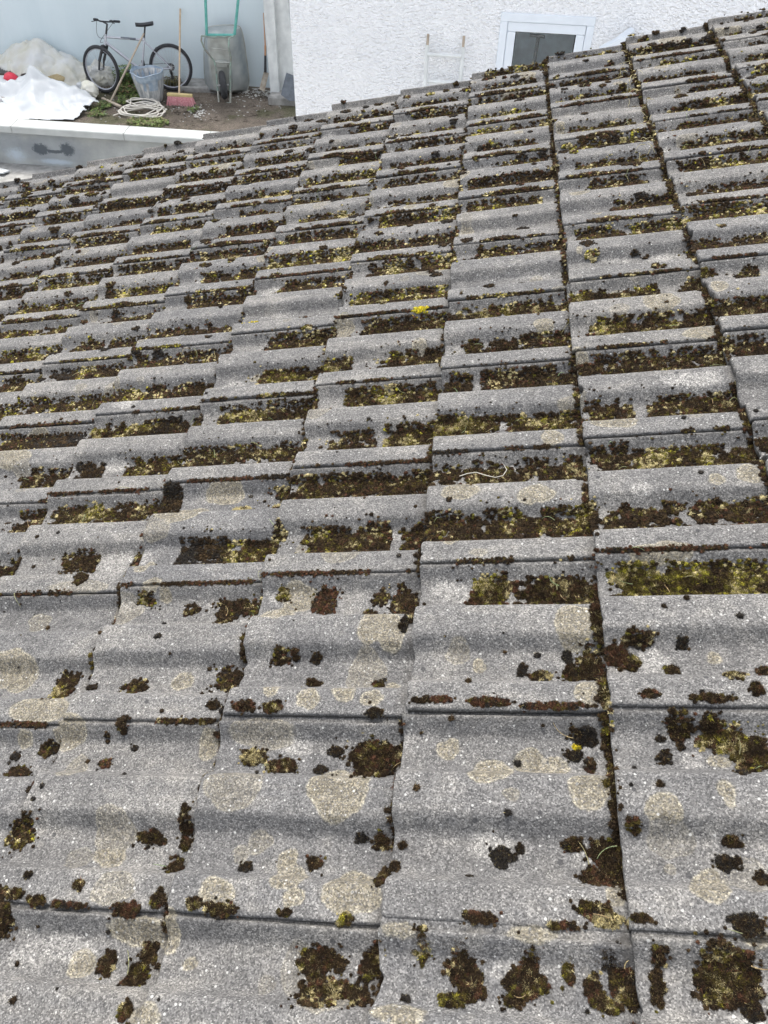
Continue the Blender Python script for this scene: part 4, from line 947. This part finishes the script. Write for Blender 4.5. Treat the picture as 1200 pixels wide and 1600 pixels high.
# hose coil
hc = Vector(gd(219, 177, ZG + .02)); pts = []
coil = [(0, 0, .33, .22), (.05, -.03, .36, .2), (-.05, .05, .27, .2), (.1, .02, .26, .22), (-.02, -.05, .34, .17), (.06, .05, .3, .19), (-.05, .27, .22, .13), (-.02, .25, .23, .14)]
N_ = 40 * len(coil); prev = None
for i in range(N_):
    q = i / 40; k = int(q); t = 2 * math.pi * (q - k); a = coil[k]; b = coil[min(k + 1, len(coil) - 1)]; w = q - k; w = w * w * (3 - 2 * w)
    L_ = [a[j] * (1 - w) + b[j] * w for j in range(4)]
    pts.append((L_[0] + L_[2] * math.cos(t + .6) + .035 * math.sin(3 * t + k * 1.7), L_[1] + L_[3] * 1.15 * math.sin(t + .6) + .04 * math.sin(2 * t + k * 2.3), .018 + .016 * abs(math.sin(q * 2.3)) + .006 * k))
e = pts[0]; pts = [(e[0] - .62, e[1] - .34, .015), (e[0] - .56, e[1] - .24, .015), (e[0] - .45, e[1] - .12, .02), (e[0] - .25, e[1] - .02, .03)] + pts
m = MB(); m.tube(pts, .0095, 8); o = m.build('hose', M['hose']); o.location = hc; tag(o, 'pale garden hose lying in loose coils on the earth', 'hose')

# ------------------------------------------------------------------ sheets and rubbish on the left
def in_poly(x, y, P):
    ins = np.zeros(x.shape, bool); n = len(P)
    for i in range(n):
        x1, y1 = P[i]; x2, y2 = P[(i + 1) % n]
        c = ((y1 > y) != (y2 > y)); ins ^= c & (x < (x2 - x1) * (y - y1) / (y2 - y1 + 1e-12) + x1)
    return ins
def sheet(name, poly, hfun, mt, label, res=.022, th=.006):
    P = np.array(poly); x0, y0 = P.min(0); x1, y1 = P.max(0); gx = np.arange(x0, x1 + res, res); gy = np.arange(y0, y1 + res, res)
    X, Y = np.meshgrid(gx, gy, indexing='ij'); ins = in_poly(X, Y, poly); Z = ZG + .012 + hfun(X, Y)
    idx = np.arange(X.size).reshape(X.shape); Q = np.stack([idx[:-1, :-1], idx[1:, :-1], idx[1:, 1:], idx[:-1, 1:]], -1).reshape(-1, 4)
    Q = Q[ins.ravel()[Q].all(1)]; us = np.unique(Q); re = -np.ones(X.size, int); re[us] = np.arange(len(us)); A = np.stack([X, Y, Z], -1).reshape(-1, 3)[us]
    o = np.array([A[:, 0].mean(), A[:, 1].mean(), ZG]); me = mesh_np(name, A - o, re[Q]); ob = link(name, me, mt); ob.location = o
    s = ob.modifiers.new('s', 'SOLIDIFY'); s.thickness = th; s.offset = 1; return tag(ob, label, 'sheet')
def lump(X, Y, x, y, rx, ry, h): return h * np.exp(-((X - x) / rx) ** 2 - ((Y - y) / ry) ** 2)
def ridge(X, Y, p, q, w, h):   # tent like fold from p to q
    p = np.array(p[:2]); q = np.array(q[:2]); d = q - p; L = np.hypot(*d); t = np.clip(((X - p[0]) * d[0] + (Y - p[1]) * d[1]) / L ** 2, 0, 1)
    r = np.hypot(X - p[0] - t * d[0], Y - p[1] - t * d[1]); return h * np.exp(-np.abs(r / w) ** 1.3)
def g2(x, y, z=ZG): p = gd(x, y, z); return (p[0], p[1])
front = [g2(-60, 190), g2(60, 189.5), g2(116, 190.5), g2(130, 184), g2(140, 180), g2(133, 176), g2(160, 171), g2(140, 160), g2(120, 152), g2(60, 140), g2(-60, 130)]
def hf(X, Y):
    z = lump(X, Y, *g2(30, 158), .9, .36, .13) + lump(X, Y, *g2(75, 160), .5, .3, .08)
    z = z + ridge(X, Y, g2(-20, 136), g2(62, 148), .3, .06) + ridge(X, Y, g2(62, 148), g2(125, 162), .26, .07) + ridge(X, Y, g2(60, 158), g2(60, 186), .1, .09) + ridge(X, Y, g2(62, 158), g2(150, 170), .12, .07)
    z = z + .17 * np.abs(fbm(X * 2.2 + Y, Y * 3 - X, 41) - .5) * 2 + .05 * (fbm(X * 3, Y * 4, 45) - .4) + .03 * (np.abs(fbm(X * 6 + Y * 5, Y * 7, 43) - .5))
    return np.maximum(z * np.clip((Y - 11.32) / .25, .12, 1), .0)
sheet('tarpaulin', front, hf, M['tarp'], 'bright white tarpaulin spread in folds over the ground behind the coping')
back = [g2(5, 128, ZG), g2(8, 112), g2(30, 106), g2(80, 108), g2(120, 113), g2(138, 120), g2(140, 140), g2(120, 150), g2(60, 140), g2(20, 134)]
def hf2(X, Y):
    z = lump(X, Y, *g2(45, 122), .55, .35, .3) + lump(X, Y, *g2(95, 126), .5, .3, .2) + ridge(X, Y, g2(20, 118), g2(120, 126), .25, .1)
    return np.maximum(z + .16 * np.abs(fbm(X * 4, Y * 5, 51) - .5) * 2 + .07 * np.abs(fbm(X * 9, Y * 9, 53) - .5), .0)
sheet('dust_sheet', back, hf2, M['tarp_old'], 'crumpled dirty white dust sheet heaped against the pale blue wall', .02)
# red dome
c = at(18, 119, 12.4); m = MB()
m.lathe((0, 0, -.12), [(.12, 0), (.118, .06), (.1, .13), (.06, .175), (.004, .19)], 28, Vector((-.15, -.35, 1)))
o = m.build('red_bowl', M['red']); o.location = c; tag(o, 'upturned red plastic bowl among the white sheets', 'bowl')
m = MB(); c = at(88, 124, 12.45); m.add([], []); bv, bf = ico(2); P = bv * np.array([.13, .09, .07]) * (1 + .3 * (rng.random(len(bv))[:, None] - .5)); m.add(P, bf.tolist()); o = m.build('rag', M['brownrag']); o.location = c; tag(o, 'small mustard brown rag on the heaped dust sheet', 'rag')
# cream bag by the front wheel, clear bag behind it
def bag(name, px, py, Y, sx, sy, sz, mt, label, seed, sub=3, amp=.45):
    bv, bf = ico(sub); n_ = fbm(bv[:, 0] * 3 + seed + 9, bv[:, 2] * 3 + bv[:, 1] * 2 + 9, seed, 3)
    P = bv * (1 + amp * (n_[:, None] - .5)) * np.array([sx, sy, sz]); c = at(px, py, Y)
    m = MB(); m.add(P, bf.tolist()); o = m.build(name, mt); o.location = c; return tag(o, label, 'bag')
cb_ = bag('plastic_bag', 140.5, 143, 12.3, .13, .13, .15, M['cream'], 'cream plastic bag with blue print beside the front bicycle wheel', 61)
m = MB()
for (a, b, w_, h_) in ((.02, -.05, .09, .022), (-.02, -.0, .06, .016), (.04, -.09, .05, .03)): m.box((a, -.128, b), (w_, .012, h_), Matrix.Rotation(.3, 3, 'Y'), .003)
m.build('blue_print', M['blueprint'], cb_)
bag('plastic_bag', 127, 141, 12.5, .09, .1, .12, M['tarp'], 'small white plastic bag between the dust sheet and the cream bag', 65)
bag('plastic_bag', 158, 126, 13.02, .24, .14, .26, M['tarp_old'], 'large crumpled whitish plastic bag behind the front bicycle wheel', 71, 4, .8)
# timber and clamp at the left edge
m = MB(); a = Vector(at(-30, 134, 12.0)); b = Vector(at(22, 160, 11.75)); d = (b - a).normalized(); Rm = Matrix((d, Vector((0, 0, 1)).cross(d).normalized(), d.cross(Vector((0, 0, 1)).cross(d).normalized()))).transposed()
m.box((0, 0, 0), ((b - a).length, .09, .045), Rm, .004); o = m.build('timber_offcut', mat('weathered_plank', (.4, .37, .35), .85, scale=14)); o.location = (a + b) / 2; tag(o, 'weathered timber offcut lying on the tarpaulin at the left edge', 'timber')
cl = empty('clamp', tuple(at(2, 165, 11.6)), 'black and grey metal clamp on the tarpaulin below the timber offcut', 'clamp'); co = Vector(cl.location)
m = MB(); m.box((-.08, 0, 0), (.26, .06, .05), Matrix.Rotation(-.6, 3, 'Y'), .006); m.build('jaw', M['steel'], cl)
m = MB(); m.tube([(-.1, 0, -.03), (.0, -.02, -.1), (.04, -.03, -.19)], [.03, .024, .012], 8); m.box((-.06, -.03, -.07), (.12, .05, .05), Matrix.Rotation(.5, 3, 'Y'), .01); m.build('grip', M['black'], cl)
# white sheet scrap low in front of the retaining wall
sc = at(3, 262, 10.7); m = MB(); m.plate([(-.3, -.12, 0), (.05, -.1, .02), (.09, .04, 0), (-.3, .1, .03)], (0, 0, .02)); o = m.build('plastic_scrap', M['tarp']); o.location = (sc[0], sc[1], -3.955); tag(o, 'white plastic scrap at the foot of the retaining wall', 'scrap')

# ------------------------------------------------------------------ weeds, gravel
VV, TT, CC = [], [], []; off = 0; lr = np.random.default_rng(21)
def weeds(px, py, rx, ry, n, h, cols):
    global off
    c = np.array(gd(px, py)); e = np.array(gd(px + rx, py)); f2 = np.array(gd(px, py - ry)); a = abs(e[0] - c[0]); b = abs(f2[1] - c[1])
    t = lr.uniform(0, 6.28, n); r = np.sqrt(lr.random(n)); x = c[0] + a * r * np.cos(t); y = c[1] + b * r * np.sin(t)
    m = fbm(x * 5, y * 5, 33) > .42; x, y = x[m], y[m]; n = len(x); z = np.full(n, ZG) + .01 + h * lr.random(n) ** 1.5
    an = lr.uniform(0, 6.28, n); L = lr.uniform(.012, .038, n) * (1 + h * 2); w = L * lr.uniform(.25, .55, n); dz = lr.uniform(-.3, .8, n) * L
    dx, dy = np.cos(an), np.sin(an)
    A = np.stack([np.stack([x, y, z], -1), np.stack([x + dx * L * .5 - dy * w, y + dy * L * .5 + dx * w, z + dz * .6], -1), np.stack([x + dx * L, y + dy * L, z + dz * .8], -1), np.stack([x + dx * L * .5 + dy * w, y + dy * L * .5 - dx * w, z + dz * .6], -1)], 1).reshape(-1, 3)
    i = off + np.arange(n) * 4; VV.append(A); TT.append(np.stack([i, i + 1, i + 2, i + 3], -1)); off += 4 * n
    cl_ = np.array(cols)[lr.integers(0, len(cols), n)] * lr.uniform(.6, 1.4, (n, 1)); CC.append(np.repeat(cl_, 4, 0))
GR = [(.06, .11, .025), (.1, .16, .03), (.16, .2, .05), (.13, .11, .05)]
weeds(196, 132, 14, 8, 900, .22, GR[:3]); weeds(205, 142, 26, 10, 1400, .08, GR + [(.2, .12, .06)]); weeds(200, 158, 26, 9, 1500, .04, GR); weeds(222, 152, 20, 7, 700, .04, GR)
weeds(232, 194, 34, 7, 1300, .05, GR[1:]); weeds(270, 134, 12, 7, 900, .09, [(.12, .1, .03), (.16, .15, .05)]); weeds(160, 168, 14, 9, 700, .03, GR); weeds(303, 172, 9, 6, 200, .04, GR); weeds(150, 180, 18, 5, 300, .03, GR)
me = mesh_np('weeds', np.concatenate(VV), np.concatenate(TT), None, False); cattr(me, 'tint', np.concatenate(CC)); tag(link('weeds', me, M['leaf']), 'low green weeds in the dirt round the hose and bicycle', 'weeds', kind='stuff')
bv, bf = ico(0); VV, TT = [], []; off = 0
def peb(px, py, rx, ry, n, s0, s1):
    global off
    for _ in range(n):
        q = gd(px + lr.normal() * rx, py + lr.normal() * ry)
        if q[1] > 13.2 or q[1] < 11.3: continue
        s = lr.uniform(s0, s1); A = bv * (1 + .35 * (lr.random((len(bv), 1)) - .5)) * np.array([s * lr.uniform(.8, 1.5), s, s * .6]) + q + np.array([0, 0, s * .3]); VV.append(A); TT.append(bf + off); off += len(bv)
peb(398, 143, 16, 6, 110, .008, .022); peb(385, 150, 22, 9, 70, .006, .018); peb(330, 170, 50, 9, 130, .006, .016); peb(310, 177, 8, 4, 60, .008, .02); peb(425, 150, 5, 4, 20, .012, .025); peb(220, 165, 60, 18, 90, .006, .014)
me = mesh_np('gravel', np.concatenate(VV), None, np.concatenate(TT), False); tag(link('gravel', me, M['stone']), 'loose white stone chips scattered over the dirt below the wheelbarrow', 'gravel', kind='stuff')

VV, TT = [], []; off = 0
peb(350, 165, 60, 12, 260, .008, .03); peb(250, 160, 60, 20, 160, .008, .025)
me = mesh_np('earth_clods', np.concatenate(VV), None, np.concatenate(TT), False); tag(link('earth_clods', me, M['dirt']), 'small brown clods of earth loose on the yard', 'earth clods', kind='stuff')
# dark strip added to imitate the shaded gap by the house corner
plank('gap_shade_strip', [(450.5, 0), (455, 0), (468, 168), (463.5, 168)], 12.95, .05, 'narrow dark strip added as the shade in the gap between the whitewashed board and the house corner').data.materials[0] = mat('gap_shade', (.12, .11, .12), .8)
